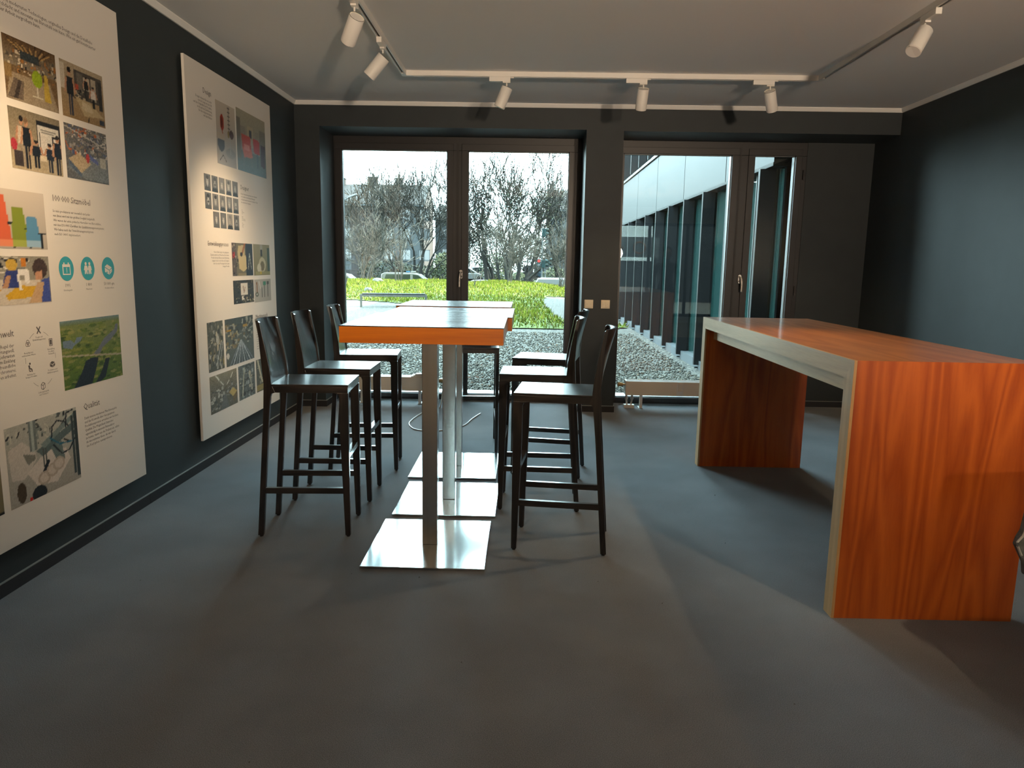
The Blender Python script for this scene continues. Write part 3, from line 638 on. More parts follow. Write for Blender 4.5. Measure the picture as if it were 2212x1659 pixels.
# hall with a green chair
p = Pic(68, 52, (.45, .36, .24)); p.grad((.5, .47, .42), (.40, .30, .18), 0.55, 1.0); p.clutter(0, 1, .45, .78, 90, [blk, (.55, .5, .4), (.8, .75, .66), (.32, .3, .26), (.62, .42, .2)], (.02, .07), 1)
for k in range(7): p.line(.05 + k * .14, 1, .3 + k * .06, .78, .008, (.25, .18, .1)); p.line(.1 + k * .13, .93, .4 + k * .05, .80, .01, (.72, .58, .36))
p.rect(.30, .66, .70, .84, (.22, .25, .26)); p.poly([(0, 0), (1, 0), (.85, .45), (.1, .45)], (.60, .54, .45)); p.poly([(.02, .02), (.3, .02), (.34, .34), (.16, .36)], (.42, .37, .32)); p.poly([(.12, .02), (.2, .02), (.3, .34), (.24, .34)], (.25, .22, .2))
p.rect(0, .12, .35, .55, (.55, .45, .28)); p.ell(.60, .46, .10, .14, (.55, .65, .12)); p.rect(.57, .61, .15, .33, (.75, .72, .66)); p.line(.5, .16, .68, .16, .012, (.8, .78, .7)); p.poly([(.72, .12), (.86, .12), (.80, .58), (.74, .58)], (.72, .62, .25)); p.noise(.06, 1); photo(B1, 3.066, 3.402, 2.028, 2.275, p)
# two men at a drawing table
p = Pic(68, 52, (.62, .54, .42)); p.grad((.60, .49, .33), (.68, .62, .52)); p.rect(.30, .97, .40, .92, (.30, .28, .25)); p.rect(.36, .50, .5, .88, (.42, .40, .36)); p.rect(.52, .66, .6, .84, (.72, .68, .6)); p.rect(.7, .82, .45, .86, (.66, .62, .55)); p.rect(.88, .97, .3, .85, (.2, .19, .18)); p.rect(0, .1, .5, .95, (.8, .76, .68))
p.clutter(.2, .6, .35, .55, 24, [blk, (.7, .65, .56), (.35, .33, .3)], (.02, .06), 3); p.rect(.32, .40, .56, .66, (.7, .3, .2))
person(p, .20, .05, .86, (.13, .13, .14), (.2, .22, .28), w=.075); p.poly([(.3, .42), (.62, .40), (.98, .18), (.5, .10)], (.74, .66, .50)); p.poly([(.45, .38), (.66, .33), (.72, .2), (.46, .22)], (.82, .76, .62)); person(p, .58, .42, .44, (.12, .12, .12), (.1, .1, .1), w=.05); person(p, .74, .30, .42, (.85, .82, .78), (.1, .1, .1), w=.06); p.line(.6, .1, .58, 0, .01, blk); p.rect(.86, .98, .02, .12, (.2, .22, .26)); p.noise(.05, 2); photo(B1, 3.431, 3.770, 2.028, 2.273, p)
# meeting before a board
p = Pic(68, 52, (.60, .55, .45)); p.grad((.72, .66, .54), (.50, .46, .38)); p.rect(.52, .99, .30, .90, (.10, .10, .11)); p.rect(.535, .97, .33, .82, (.80, .79, .76)); p.rect(.56, .7, .36, .7, (.1, .1, .1)); p.rect(.568, .692, .37, .69, (.82, .8, .77)); p.line(.6, .75, .9, .75, .008, gry); p.line(.6, .70, .85, .70, .006, gry)
p.rect(.82, .96, .5, .68, (.15, .15, .16)); p.rect(.84, .95, .5, .64, (.85, .83, .8)); person(p, .22, .05, .84, (.78, .72, .64), (.6, .55, .48), w=.075); person(p, .31, .02, .86, (.10, .11, .14), (.11, .12, .15), hair=(.5, .4, .3), w=.075)
p.rect(.05, .22, .05, .30, (.24, .2, .19)); p.ell(.06, .40, .06, .1, (.68, .2, .25)); person(p, .48, .06, .48, (.09, .1, .14), (.09, .1, .13), w=.085); person(p, .75, .02, .52, (.12, .14, .2), (.1, .12, .17), w=.08); person(p, .92, .01, .70, (.10, .11, .15), (.1, .11, .15), w=.075); p.rect(.55, .68, .2, .30, (.85, .8, .7)); p.noise(.05, 3); photo(B1, 3.064, 3.397, 1.753, 1.997, p)
# machine hall
p = Pic(68, 52, (.38, .38, .38)); p.clutter(0, 1, .45, 1, 160, [(.22, .22, .24), (.62, .6, .56), (.72, .38, .16), (.30, .36, .5), (.5, .46, .4), (.8, .76, .7)], (.02, .08), 4)
p.line(0, .95, 1, .70, .012, (.75, .72, .66)); p.line(0, .86, 1, .6, .012, (.55, .52, .5)); p.poly([(.0, .2), (.45, .02), (1, .02), (1, .5), (.5, .45)], (.48, .5, .5)); p.poly([(.05, .36), (.30, .5), (.58, .34), (.33, .13)], (.74, .66, .52)); p.poly([(.05, .36), (.33, .13), (.33, .04), (.06, .24)], (.32, .38, .45)); p.ell(.5, .44, .04, .09, (.75, .22, .2)); p.poly([(.55, .52), (.75, .42), (.75, .34), (.56, .42)], (.36, .40, .62)); p.rect(.8, .95, .3, .5, (.7, .68, .62)); p.noise(.08, 4); photo(B1, 3.429, 3.767, 1.755, 1.998, p)
# row of coloured chairs
p = Pic(90, 44, (.82, .79, .74)); p.grad((.72, .69, .64), (.84, .80, .75))
for cu, c1, c2, h in ((.10, (.68, .2, .24), (.75, .3, .3), .98), (.36, (.86, .42, .14), (.9, .55, .3), .96), (.60, (.86, .40, .24), (.92, .56, .4), .90), (.76, (.52, .58, .14), (.66, .70, .3), .72), (.88, (.36, .58, .74), (.62, .76, .86), .58)):
    wd = .13 - .06 * cu; p.poly([(cu - wd, .16), (cu + wd * .8, .16), (cu + wd * .35, h), (cu - wd * .75, h)], c1); p.rect(cu - wd, cu + wd * .9, .03, .16, c2); p.line(cu + wd * .95, .03, cu + wd * .95, h * .48, .012, blk); p.line(cu + wd * .6, h * .48, cu + wd * 1.25, h * .48, .016, blk)
photo(B1, 2.56, 3.243, 1.426, 1.664, p)
# sewing workshop
p = Pic(90, 40, (.6, .58, .52)); p.clutter(0, .8, .6, 1, 90, [blk, (.8, .78, .72), (.4, .4, .4), (.9, .88, .84)], (.02, .08), 6); p.poly([(0, 0), (1, 0), (.9, .5), (0, .55)], (.84, .80, .74)); p.clutter(0, .5, .40, .60, 20, [(.8, .62, .1), (.86, .7, .2), (.2, .2, .2)], (.04, .1), 8)
p.poly([(.0, .04), (.5, .06), (.45, .24), (.3, .3), (.1, .24)], yel); p.poly([(.1, .3), (.55, .3), (.5, .42), (.2, .44)], (.82, .6, .08)); p.poly([(.60, .1), (.82, .14), (.86, .36), (.7, .4), (.58, .2)], yel)
p.poly([(.55, .34), (.72, .34), (.70, .70), (.60, .72)], (.20, .24, .50)); p.ell(.65, .82, .05, .12, (.80, .66, .25)); p.poly([(.55, .34), (.60, .60), (.64, .6), (.6, .34)], (.74, .56, .42)); p.line(.70, .62, .72, .3, .012, wht); p.rect(.70, .78, .60, .74, wht); p.line(.78, .7, .78, .46, .025, wht); p.rect(.74, .78, .78, .95, (.8, .5, .1))
p.poly([(.88, .02), (1, .02), (1, .55), (.92, .5)], (.26, .32, .62)); p.poly([(.78, .02), (.90, .02), (.94, .45), (.88, .46)], (.80, .66, .50)); p.ell(.91, .74, .07, .22, (.26, .18, .12)); p.poly([(.86, .5), (.92, .5), (.93, .7), (.86, .66)], (.78, .58, .44)); p.noise(.04, 6); photo(B1, 2.56, 3.240, 1.197, 1.396, p)
# river landscape from the air
p = Pic(110, 76, (.36, .44, .16)); p.grad((.30, .42, .12), (.50, .54, .30)); r_ = random.Random(5)
for k in range(240): u, v = r_.random(), r_.random() ** .8; p.ell(u, v, r_.uniform(.02, .07), r_.uniform(.006, .03), r_.choice([(.24, .36, .10), (.46, .52, .2), (.56, .58, .26), (.62, .6, .36), (.18, .28, .1), (.38, .48, .14)]), .7)
p.grad((.44, .50, .34), (.46, .56, .58), .93, 1.0)
for P in ([(.02, .62), (.16, .58), (.2, .66), (.14, .72), (.02, .72)], [(.18, .62), (.3, .68), (.34, .74), (.24, .74)]): p.poly(P, (.44, .52, .60))
p.poly([(.92, .86), (.90, .78), (.70, .66), (.58, .52), (.46, .42), (.60, .42), (.66, .52), (.82, .62), (.95, .74), (.97, .86)], (.42, .45, .50)); p.poly([(.46, .40), (.58, .38), (.52, .2), (.44, .0), (.14, .0), (.28, .2), (.36, .36)], (.13, .16, .20)); p.poly([(.70, .34), (.78, .34), (.68, .05), (.58, .0), (.50, .0), (.62, .16)], (.12, .15, .18)); p.line(0, .50, .5, .43, .012, (.70, .66, .56)); p.line(.5, .43, 1, .36, .014, (.66, .62, .52)); p.noise(.04, 7); photo(B1, 3.282, 3.771, 0.788, 1.105, p)
# robot arm pressing cushions
p = Pic(110, 78, (.62, .62, .58)); p.grad((.66, .64, .60), (.70, .70, .66)); p.clutter(.0, 1, .62, 1, 60, [(.3, .33, .32), (.5, .54, .52), (.78, .78, .72), blk], (.02, .07), 9)
p.poly([(.02, .72), (.20, .78), (.36, .62), (.38, .50), (.2, .3), (.04, .34)], (.80, .77, .73)); p.poly([(.24, .36), (.52, .56), (.80, .5), (.86, .34), (.64, .1), (.36, .16)], (.84, .80, .76)); p.poly([(.20, .62), (.36, .56), (.36, .5), (.26, .46)], (.5, .5, .46))
p.rect(.30, .40, .62, 1.0, (.44, .48, .47)); p.rect(.33, .36, .6, 1.0, (.66, .7, .68)); p.poly([(.38, .60), (.95, .82), (1, .74), (.46, .5)], (.36, .42, .42)); p.poly([(.44, .66), (.98, .95), (1, .9), (.5, .6)], (.48, .54, .53)); p.poly([(.58, .58), (.74, .62), (.78, .36), (.68, .30)], (.42, .48, .47)); p.rect(.90, .94, .1, .9, (.24, .28, .28)); p.rect(.95, 1, .05, .95, (.2, .23, .23))
for P in ([(.6, .66), (.62, .84), (.70, .90), (.80, .86), (.86, .78)], [(.62, .60), (.74, .44), (.86, .46), (.94, .58)], [(.82, .78), (.84, .96), (.94, .98)]):
    for a, b in zip(P, P[1:]): p.line(*a, *b, .010, (.08, .12, .16))
p.line(.58, .70, .72, .58, .010, (.1, .4, .5)); p.line(.72, .58, .90, .56, .010, (.1, .4, .5)); p.rect(.46, .48, .36, .6, (.3, .32, .3)); p.rect(.50, .52, .34, .6, (.3, .32, .3)); p.poly([(.44, .30), (.50, .30), (.56, .42), (.52, .44)], blk)
for cu in (.46, .58, .68): p.ell(cu, .22 + (cu - .46) * .5, .09, .09, (.72, .66, .6)); p.ell(cu, .22 + (cu - .46) * .5, .06, .06, (.82, .77, .72))
p.ell(.38, .05, .1, .10, (.12, .12, .13)); p.ell(.15, .15, .06, .13, (.3, .24, .16)); p.rect(.24, .28, .0, .04, (.8, .12, .08)); p.noise(.04, 8); photo(B1, 2.868, 3.350, 0.358, 0.700, p)
p = Pic(60, 50, (.50, .46, .34)); p.grad((.46, .42, .30), (.56, .52, .40)); p.rect(.2, .6, .2, .8, (.60, .58, .5)); p.line(0, .02, 1, .02, .02, blk); photo(B1, 2.52, 2.828, 0.358, 0.700, p)

text(B1, 'paragraph', 'in den Vordergrund. Die modernsten Technologien, originelles Design und die Detailliebe\nüberrascht, wie durchdacht und innovativ ein Bürostuhl sein kann. Wie ein gut konstruierter\nder Ergebnisse seiner Arbeit vergrößern kann.', 2.905, 2.402, 0.0225, 'LEFT', 0.95)
text(B1, 'heading', '100 000 Sitzmöbel', 3.298, 1.640, 0.040)
text(B1, 'paragraph', 'So viele produzieren wir monatlich und jeder\nvon ihnen wird mit der größten Sorgfalt hergestellt.\nWir waren der erste polnische Hersteller von Bürostühlen,\nmit dem ISO-9001-Zertifikat des Qualitätsmanagementsystems.\nWir haben auch das Umweltmanagementsystem\nnach ISO 14001 implementiert.', 3.298, 1.592, 0.0158, 'LEFT', 1.28)
for y, num, sub in ((3.364, '1991', 'Gründungsjahr'), (3.530, '1 800', 'Mitarbeiter'), (3.704, '50 000 qm', 'Produktionsfläche')):
    flat(B1, 'teal_disc', [disc(y, 1.342, 0.0555)], M['teal']); text(B1, 'caption', num, y, 1.259, 0.022, 'CENTER'); text(B1, 'caption', sub, y, 1.241, 0.0115, 'CENTER')
c_ = 3.364
flat(B1, 'calendar_icon', [rc(c_ - .029, c_ + .029, 1.314, 1.362), rc(c_ - .020, c_ - .012, 1.362, 1.370), rc(c_ + .012, c_ + .020, 1.362, 1.370)], M['board'], 0.0018); flat(B1, 'calendar_icon', [rc(c_ - .023, c_ + .023, 1.319, 1.350)], M['teal'], 0.0022)
text(B1, 'calendar_icon', '1', c_, 1.324, 0.034, 'CENTER', mt=M['board']).location.x = PX + 0.0026
c_ = 3.530
for s in (-1, 1):
    y = c_ + s * 0.015
    flat(B1, 'people_icon', [disc(y, 1.365, .008, 16), [(y - .017, 1.335), (y - .012, 1.333), (y - .009, 1.343), (y - .012, 1.316), (y - .003, 1.316), (y, 1.332), (y + .003, 1.316), (y + .012, 1.316), (y + .009, 1.343), (y + .012, 1.333), (y + .017, 1.335), (y + .010, 1.356), (y - .010, 1.356)]], M['board'], 0.0018)
c_ = 3.704
flat(B1, 'factory_icon', [[(c_ - .030, 1.350), (c_ - .008, 1.362), (c_ + .032, 1.346), (c_ + .010, 1.334)], [(c_ - .030, 1.346), (c_ + .008, 1.331), (c_ + .008, 1.310), (c_ - .030, 1.324)], [(c_ + .012, 1.331), (c_ + .032, 1.342), (c_ + .032, 1.326), (c_ + .012, 1.312)]], M['board'], 0.0018)
flat(B1, 'factory_icon', [rc(c_ + .015, c_ + .018, 1.322, 1.328), rc(c_ + .022, c_ + .025, 1.325, 1.331), rc(c_ - .022, c_ - .006, 1.320, 1.324)], M['teal'], 0.0022)
text(B1, 'heading', 'Umwelt', 2.978, 1.070, 0.040, 'RIGHT')
text(B1, 'paragraph', 'In der Regel der\nverantwortungsvoll,\nLieferanten\nim Einklang\numweltfreundliche\nVerchromerei,\nihren arbeitet.', 2.972, 1.026, 0.021, 'RIGHT', 0.97)
for (y, z, s) in ((3.134, 1.078, 'Design und\nEntwicklungsprozess'), (3.058, 1.018, 'Recycling von\nverbrauchten Waren'), (3.208, 1.018, 'Beschaffung,\nProdukte,\nRohstoffe'), (3.062, 0.925, 'Nutzung des\nfertigen Produkts'), (3.206, 0.925, 'Produktion und\nAbfallmanagement'), (3.133, 0.838, 'Lieferungslogistik\nund Transport')):
    text(B1, 'caption', s, y, z - 0.030, 0.0105, 'CENTER', 1.0)
def stroke(pts, w_=0.0014):
    out = []
    for (a, b), (c, d) in zip(pts, pts[1:]):
        L = math.hypot(c - a, d - b) or 1; nx, nz = -(d - b) / L * w_, (c - a) / L * w_; out.append([(a + nx, b + nz), (c + nx, d + nz), (c - nx, d - nz), (a - nx, b - nz)])
    return out
flat(B1, 'tools_icon', stroke([(3.122, 1.066), (3.146, 1.096)], .003) + stroke([(3.146, 1.066), (3.122, 1.096)], .003), M['ink'])
flat(B1, 'recycling_icon', ringp(3.053, 1.027, .010, .002, 14) + ringp(3.064, 1.027, .010, .002, 14) + ringp(3.0585, 1.036, .010, .002, 14), M['ink'])
flat(B1, 'document_icon', stroke([(3.198, 1.006), (3.220, 1.006), (3.220, 1.036), (3.198, 1.036), (3.198, 1.006)]) + [rc(3.202, 3.216, 1.010, 1.032)], M['ink'])
flat(B1, 'seated_icon', [disc(3.060, .944, .005, 12)] + stroke([(3.056, .938), (3.058, .922), (3.070, .920), (3.070, .908)], .003) + stroke([(3.050, .938), (3.054, .912), (3.064, .912)], .002), M['ink'])
flat(B1, 'factory_icon', [[(3.190, .928), (3.206, .936), (3.226, .930), (3.210, .922)], [(3.190, .926), (3.209, .919), (3.209, .908), (3.190, .914)], [(3.212, .919), (3.226, .927), (3.226, .916), (3.212, .908)]], M['ink'])
flat(B1, 'parcel_icon', stroke([(3.120, .826), (3.132, .820), (3.146, .828), (3.146, .846), (3.132, .852), (3.120, .844), (3.120, .826)]) + stroke([(3.120, .844), (3.133, .838), (3.146, .846)]) + stroke([(3.133, .838), (3.132, .820)]), M['ink'])
def arc(a0, a1, rr=0.105, cy_=3.134, cz_=0.955): return stroke([(cy_ + rr * .95 * math.cos(rad(a0 + (a1 - a0) * i / 6)), cz_ + rr * 1.15 * math.sin(rad(a0 + (a1 - a0) * i / 6))) for i in range(7)], .0007)
flat(B1, 'cycle_line', arc(108, 128) + arc(52, 72) + arc(172, 184) + arc(-4, 8) + arc(232, 252) + arc(288, 308), M['ink'])
text(B1, 'heading', 'Qualität', 3.410, 0.674, 0.042)
text(B1, 'paragraph', 'Dank unseres modernen Maschinenparks\nund der Kontrolle über den gesamten\nProduktionsprozess erreichen wir höchste\nQualität. Die Möglichkeit Sitzmöbel\neigenständig in unserem Firmenlabor\nzu testen, räumt uns die Freiheit ein, selbst\ndie innovativsten Ideen, die uns durch\nden Kopf gehen, auszuprobieren.', 3.410, 0.626, 0.0172, 'LEFT', 1.14)

B2 = board('far display board with rows of grey portraits and factory photographs', 4.683, 6.205, 0.208, 2.628)
# collage of seat shells and bases, fading out upwards
p = Pic(56, 62, (.74, .69, .62)); p.grad((.66, .64, .62), (.78, .74, .68)); p.ell(.30, .68, .10, .13, (.62, .20, .08)); p.ell(.28, .68, .05, .09, (.40, .12, .05)); p.line(.3, .55, .36, .42, .02, (.66, .34, .18)); p.line(.66, .98, .66, .50, .006, blk)
for k in range(7): p.line(.60, .95 - k * .065, .72, .95 - k * .065, .006, (.3, .3, .3))
p.ell(.22, .34, .18, .13, (.36, .38, .42)); p.rect(.03, .40, .40, .5, (.74, .69, .62)); p.ell(.78, .54, .12, .07, (.34, .26, .26)); p.ell(.62, .52, .05, .06, (.56, .5, .3)); p.ell(.70, .22, .25, .08, (.62, .62, .60)); p.line(.70, .22, .70, .42, .02, (.7, .7, .68))
for a in (.12, .3, .46): p.line(.3, .16, a, .06, .008, (.3, .3, .3))
photo(B2, 5.120, 5.452, 2.040, 2.455, p)
# red armchairs
p = Pic(70, 54, (.60, .60, .56)); p.grad((.40, .47, .50), (.44, .46, .44), 0, .34); p.grad((.58, .58, .54), (.66, .64, .56), .34, 1.0); p.rect(0, .12, .2, .85, (.46, .45, .42)); p.rect(.12, .3, .35, .75, (.56, .55, .50)); p.rect(.35, .55, .45, .78, (.70, .66, .56)); p.rect(.42, .50, .60, .72, (.3, .32, .36)); p.rect(.60, .75, .4, .75, (.60, .59, .54)); p.rect(.78, 1, .35, .8, (.52, .52, .49))
p.poly([(.14, .62), (.44, .62), (.48, .40), (.18, .36)], (.76, .32, .26)); p.poly([(.16, .40), (.48, .40), (.52, .27), (.22, .24)], (.82, .44, .36)); p.rect(.22, .42, .36, .46, (.88, .56, .48)); p.line(.2, .24, .2, .1, .01, gry); p.line(.48, .27, .48, .12, .01, gry); p.poly([(.54, .62), (.78, .60), (.78, .36), (.56, .38)], (.74, .26, .24)); p.rect(.66, .72, .12, .36, (.36, .40, .44)); p.poly([(.82, .56), (.98, .56), (.96, .16), (.80, .18)], (.34, .26, .32)); p.noise(.02, 3); photo(B2, 5.477, 6.066, 2.041, 2.477, p)
# fourteen grey portraits
def face(seed):
    r = random.Random(seed); p = Pic(22, 24, (.52, .50, .47)); bg = r.uniform(.36, .60); p.A[:] = (bg, bg * .98, bg * .95); k = r.uniform(.62, .78); hr = r.uniform(.08, .6)
    p.poly([(.04, 0), (.96, 0), (.86, .2), (.62, .32), (.38, .32), (.14, .2)], (r.uniform(.1, .4),) * 3); p.rect(.40, .60, .22, .42, (k * .8,) * 3); p.ell(.5, .58, .20, .25, (k, k * .97, k * .92)); p.ell(.5, .80, .21, .12, (hr,) * 3)
    if seed % 3: p.ell(.29, .66, .06, .18, (hr,) * 3); p.ell(.71, .66, .06, .18, (hr,) * 3)
    p.ell(.42, .61, .035, .018, (.1,) * 3); p.ell(.58, .61, .035, .018, (.1,) * 3); p.line(.5, .6, .5, .52, .015, (k * .8,) * 3); p.line(.44, .455, .56, .455, .014, (k * .5,) * 3)
    if seed % 4 == 0: p.ell(.5, .44, .14, .09, (hr,) * 3, .8)
    p.rect(.62, .72, .35, .75, (k * .4,) * 3, .5); return p
n_ = 0
for r_i, (zt, cols) in enumerate(((1.947, range(5)), (1.829, range(5)), (1.712, range(1, 5)))):
    for c in cols:
        y = 4.889 + c * 0.1165; photo(B2, y, y + 0.099, zt - 0.106, zt, face(n_ + 3)); n_ += 1
# development photographs
p = Pic(60, 46, (.44, .42, .34)); p.rect(0, .2, 0, 1, (.34, .3, .28)); p.rect(.02, .12, .55, .72, (.7, .14, .1)); p.clutter(0, .25, 0, .9, 20, [blk, (.6, .56, .5)], (.03, .08), 11); p.rect(.66, 1, 0, 1, (.14, .15, .19)); p.poly([(.26, .78), (.66, .62), (.68, .22), (.52, .12), (.32, .22)], (.78, .72, .54)); p.poly([(.3, .92), (.6, .95), (.6, .6), (.26, .62)], (.74, .68, .5)); p.line(.62, 1, .50, .72, .035, (.60, .38, .22)); p.ell(.44, .66, .06, .07, (.16, .14, .14)); p.line(.84, .7, .76, .2, .012, (.7, .7, .66)); p.line(.84, .7, .92, .2, .012, (.7, .7, .66)); p.rect(.26, .66, 0, .08, (.56, .52, .4)); photo(B2, 5.294, 5.694, 1.277, 1.514, p)
p = Pic(54, 46, (.54, .52, .40)); p.grad((.52, .50, .36), (.60, .58, .46)); p.rect(.84, 1, .1, .9, (.30, .38, .34)); p.rect(.4, .56, .7, 1, (.66, .64, .58)); p.rect(.42, .54, .62, .84, (.2, .22, .22)); p.ell(.52, .34, .22, .24, (.78, .74, .6)); p.ell(.52, .30, .13, .16, (.48, .44, .32)); p.ell(.32, .24, .12, .14, (.82, .80, .7)); p.rect(.1, 1, .02, .12, (.62, .6, .42)); p.rect(.36, .46, .04, .12, (.82, .7, .2)); photo(B2, 5.712, 6.072, 1.275, 1.515, p)
p = Pic(60, 36, (.2, .19, .18)); p.clutter(0, 1, .4, 1, 50, [blk, (.34, .3, .24), (.5, .44, .34), (.14, .14, .14)], (.03, .1), 13); p.rect(.34, .68, .36, .86, (.86, .84, .8)); p.line(.46, .74, .5, .46, .016, (.5, .46, .4)); p.line(.55, .7, .53, .5, .014, (.6, .4, .3)); p.rect(.38, .52, .12, .34, (.72, .7, .64)); p.rect(.40, .50, .16, .30, (.9, .88, .84)); p.clutter(.0, 1, .0, .26, 40, [wht, (.7, .64, .5), blk, (.5, .46, .4)], (.03, .09), 14); photo(B2, 5.292, 5.692, 1.074, 1.244, p)
p = Pic(54, 36, (.70, .68, .64)); p.line(.14, .86, .16, .4, .03, (.52, .34, .2)); p.ell(.14, .34, .09, .10, (.3, .32, .26)); p.ell(.14, .34, .05, .05, (.7, .7, .66)); p.line(.28, .9, .36, .6, .02, (.86, .84, .8))
for cu, t in ((.44, .62), (.60, .76), (.80, .78)): p.line(cu, .2, cu, t, .022, (.3, .3, .28)); p.rect(cu - .05, cu + .05, t - .02, t + .02, (.6, .58, .54)); 
p.rect(.52, .68, .74, .90, (.26, .54, .44)); p.rect(.74, .88, .76, .90, (.34, .34, .34)); p.line(.42, .1, .54, .1, .008, gry); p.line(.6, .24, .74, .24, .008, gry); p.line(.8, .1, .94, .1, .008, gry); photo(B2, 5.708, 6.076, 1.067, 1.243, p)
# machine park photographs
p = Pic(44, 56, (.34, .35, .32)); p.clutter(0, 1, .35, 1, 70, [(.6, .6, .56), (.2, .22, .22), (.78, .74, .62), (.42, .42, .38)], (.03, .12), 21); p.clutter(0, 1, 0, .4, 40, [(.62, .56, .38), (.24, .24, .22), (.7, .7, .66)], (.03, .12), 22)
for k in range(5): p.line(.4 + k * .1, .1, .8 + k * .05, .55, .018, (.70, .72, .70) if k % 2 else (.3, .34, .36))
p.ell(.62, .62, .1, .1, (.72, .72, .68)); p.noise(.05, 21); photo(B2, 4.820, 5.076, 0.642, 0.977, p)
p = Pic(80, 56, (.34, .37, .36)); p.rect(0, 1, .72, 1, (.27, .30, .30)); p.clutter(0, .45, .35, .85, 60, [(.5, .44, .3), (.6, .6, .56), (.2, .22, .22), (.72, .68, .54)], (.02, .09), 23); p.clutter(.58, 1, .4, .95, 60, [(.5, .5, .46), (.64, .64, .6), (.2, .22, .22), (.44, .4, .3)], (.02, .09), 24); p.poly([(.1, 0), (1, 0), (.56, .5), (.50, .5)], (.30, .34, .36))
for k in range(9): p.line(.12 + k * .105, 0, .50 + k * .007, .48, .012, (.74, .78, .80) if k % 2 else (.5, .55, .58))
p.ell(.06, .22, .05, .06, (.82, .8, .76)); p.rect(.05, .2, .74, .78, (.72, .56, .2)); p.rect(.62, .78, .78, .82, (.7, .56, .24)); p.noise(.04, 23); photo(B2, 5.112, 5.646, 0.640, 0.976, p)
p = Pic(70, 46, (.40, .40, .36)); p.grad((.44, .44, .40), (.56, .54, .46), .55, 1)
for k in range(6): p.line(.0, .95 - k * .08, .5, .56, .006, (.4, .38, .32)); p.line(1, .98 - k * .08, .5, .56, .006, (.4, .38, .32))
p.line(.22, .98, .32, .84, .018, (.9, .9, .86)); p.line(.36, .8, .48, .66, .012, (.88, .88, .84)); p.line(.84, .92, .76, .80, .016, (.9, .9, .86)); p.line(.7, .74, .6, .64, .010, (.88, .88, .84)); p.clutter(0, .45, .05, .55, 60, [(.66, .66, .62), (.3, .32, .32), (.5, .5, .46), (.78, .78, .74)], (.03, .1), 25); p.clutter(.5, 1, .1, .62, 50, [(.6, .62, .6), (.3, .32, .32), (.46, .44, .4)], (.02, .08), 26); p.poly([(.68, .40), (.84, .50), (.98, .36), (.82, .24)], (.74, .66, .42)); p.poly([(.82, .24), (.98, .36), (.98, .2), (.84, .08)], (.45, .4, .3)); p.poly([(.34, 0), (.66, 0), (.56, .4), (.48, .4)], (.42, .44, .43)); p.noise(.05, 25); photo(B2, 4.820, 5.283, 0.355, 0.612, p)
p = Pic(50, 46, (.42, .46, .46)); p.clutter(0, 1, 0, 1, 60, [(.66, .7, .7), (.3, .34, .34), (.8, .78, .7), (.2, .22, .24)], (.03, .12), 27)
for k in range(5): p.line(.12 + k * .2, 0, .16 + k * .19, 1, .010, (.16, .18, .2)); p.line(0, .14 + k * .2, 1, .2 + k * .19, .008, (.2, .22, .24))
p.line(.2, .1, .35, .9, .03, (.74, .74, .66)); p.ell(.68, .7, .07, .08, (.76, .74, .66)); p.line(.7, .6, .8, .2, .03, (.7, .7, .64)); p.noise(.05, 27); photo(B2, 5.317, 5.642, 0.358, 0.614, p)
p = Pic(56, 46, (.36, .38, .36)); p.clutter(0, 1, .2, 1, 60, [(.6, .6, .54), (.24, .26, .26), (.74, .72, .62)], (.03, .1), 29); p.line(.1, .95, .3, .3, .04, (.78, .76, .66)); p.rect(0, .5, .04, .2, (.6, .56, .36)); p.noise(.05, 29); photo(B2, 5.678, 6.070, 0.358, 0.616, p)
text(B2, 'heading', 'Design', 5.062, 2.455, 0.048, 'RIGHT')
text(B2, 'paragraph', 'Design bedeutet für uns nicht\nnur die Sorge um den Stil\nund die Originalität der Produkte,\nes ist auch die Zusicherung,\nfür die nötige Interaktion\nmit dem Nutzer.', 5.062, 2.410, 0.0205, 'RIGHT', 1.0)
text(B2, 'heading', 'Designer', 5.505, 1.905, 0.046)
text(B2, 'paragraph', 'Bei der Unternehmung stammen unsere Entwürfe\nvon Gestaltern mit vielseitigen Erfahrungen\nin Zusammenarbeit mit unserem technischen Team\nder einheimischen Designern.', 5.508, 1.868, 0.0165, 'LEFT', 1.22)
text(B2, 'paragraph', 'Polen\nDesign\nEntwurf Büro\nStudio\n\nEuropa\nDesign\nBüro und Objekt\nWerkstatt Atelier\n\nIdeen\nForm Büro\nStudio\nDesign', 5.508, 1.755, 0.0095, 'LEFT', 1.0)
text(B2, 'heading', 'Entwicklungsprozess', 5.238, 1.485, 0.042, 'RIGHT')
text(B2, 'paragraph', 'Unsere Stärke liegt in der gelungenen\nZusammenarbeit von Menschen, die in einem\nProjekt auf vielen Ebenen seiner Entstehung\nengagiert sind, von der Idee des Designers\nüber die ersten Prototypen bis hin zum\nfertigen Produkt.', 5.238, 1.438, 0.0172, 'RIGHT', 1.12)
text(B2, 'heading', 'Maschinenpark', 5.706, 0.940, 0.046)
text(B2, 'paragraph', 'Unser moderner Maschinenpark\nist einer der größten\nseiner Art. Er erlaubt uns,\nalle wichtigen Bauteile\nin eigener Fertigung\nherzustellen. So bleiben\nQualität und Termine\nin unserer Hand, und\nneue Ideen werden schnell\nzu fertigen Produkten,\nwelche täglich von hier\naus auf die Reise gehen.', 5.714, 0.902, 0.0165, 'LEFT', 1.12)

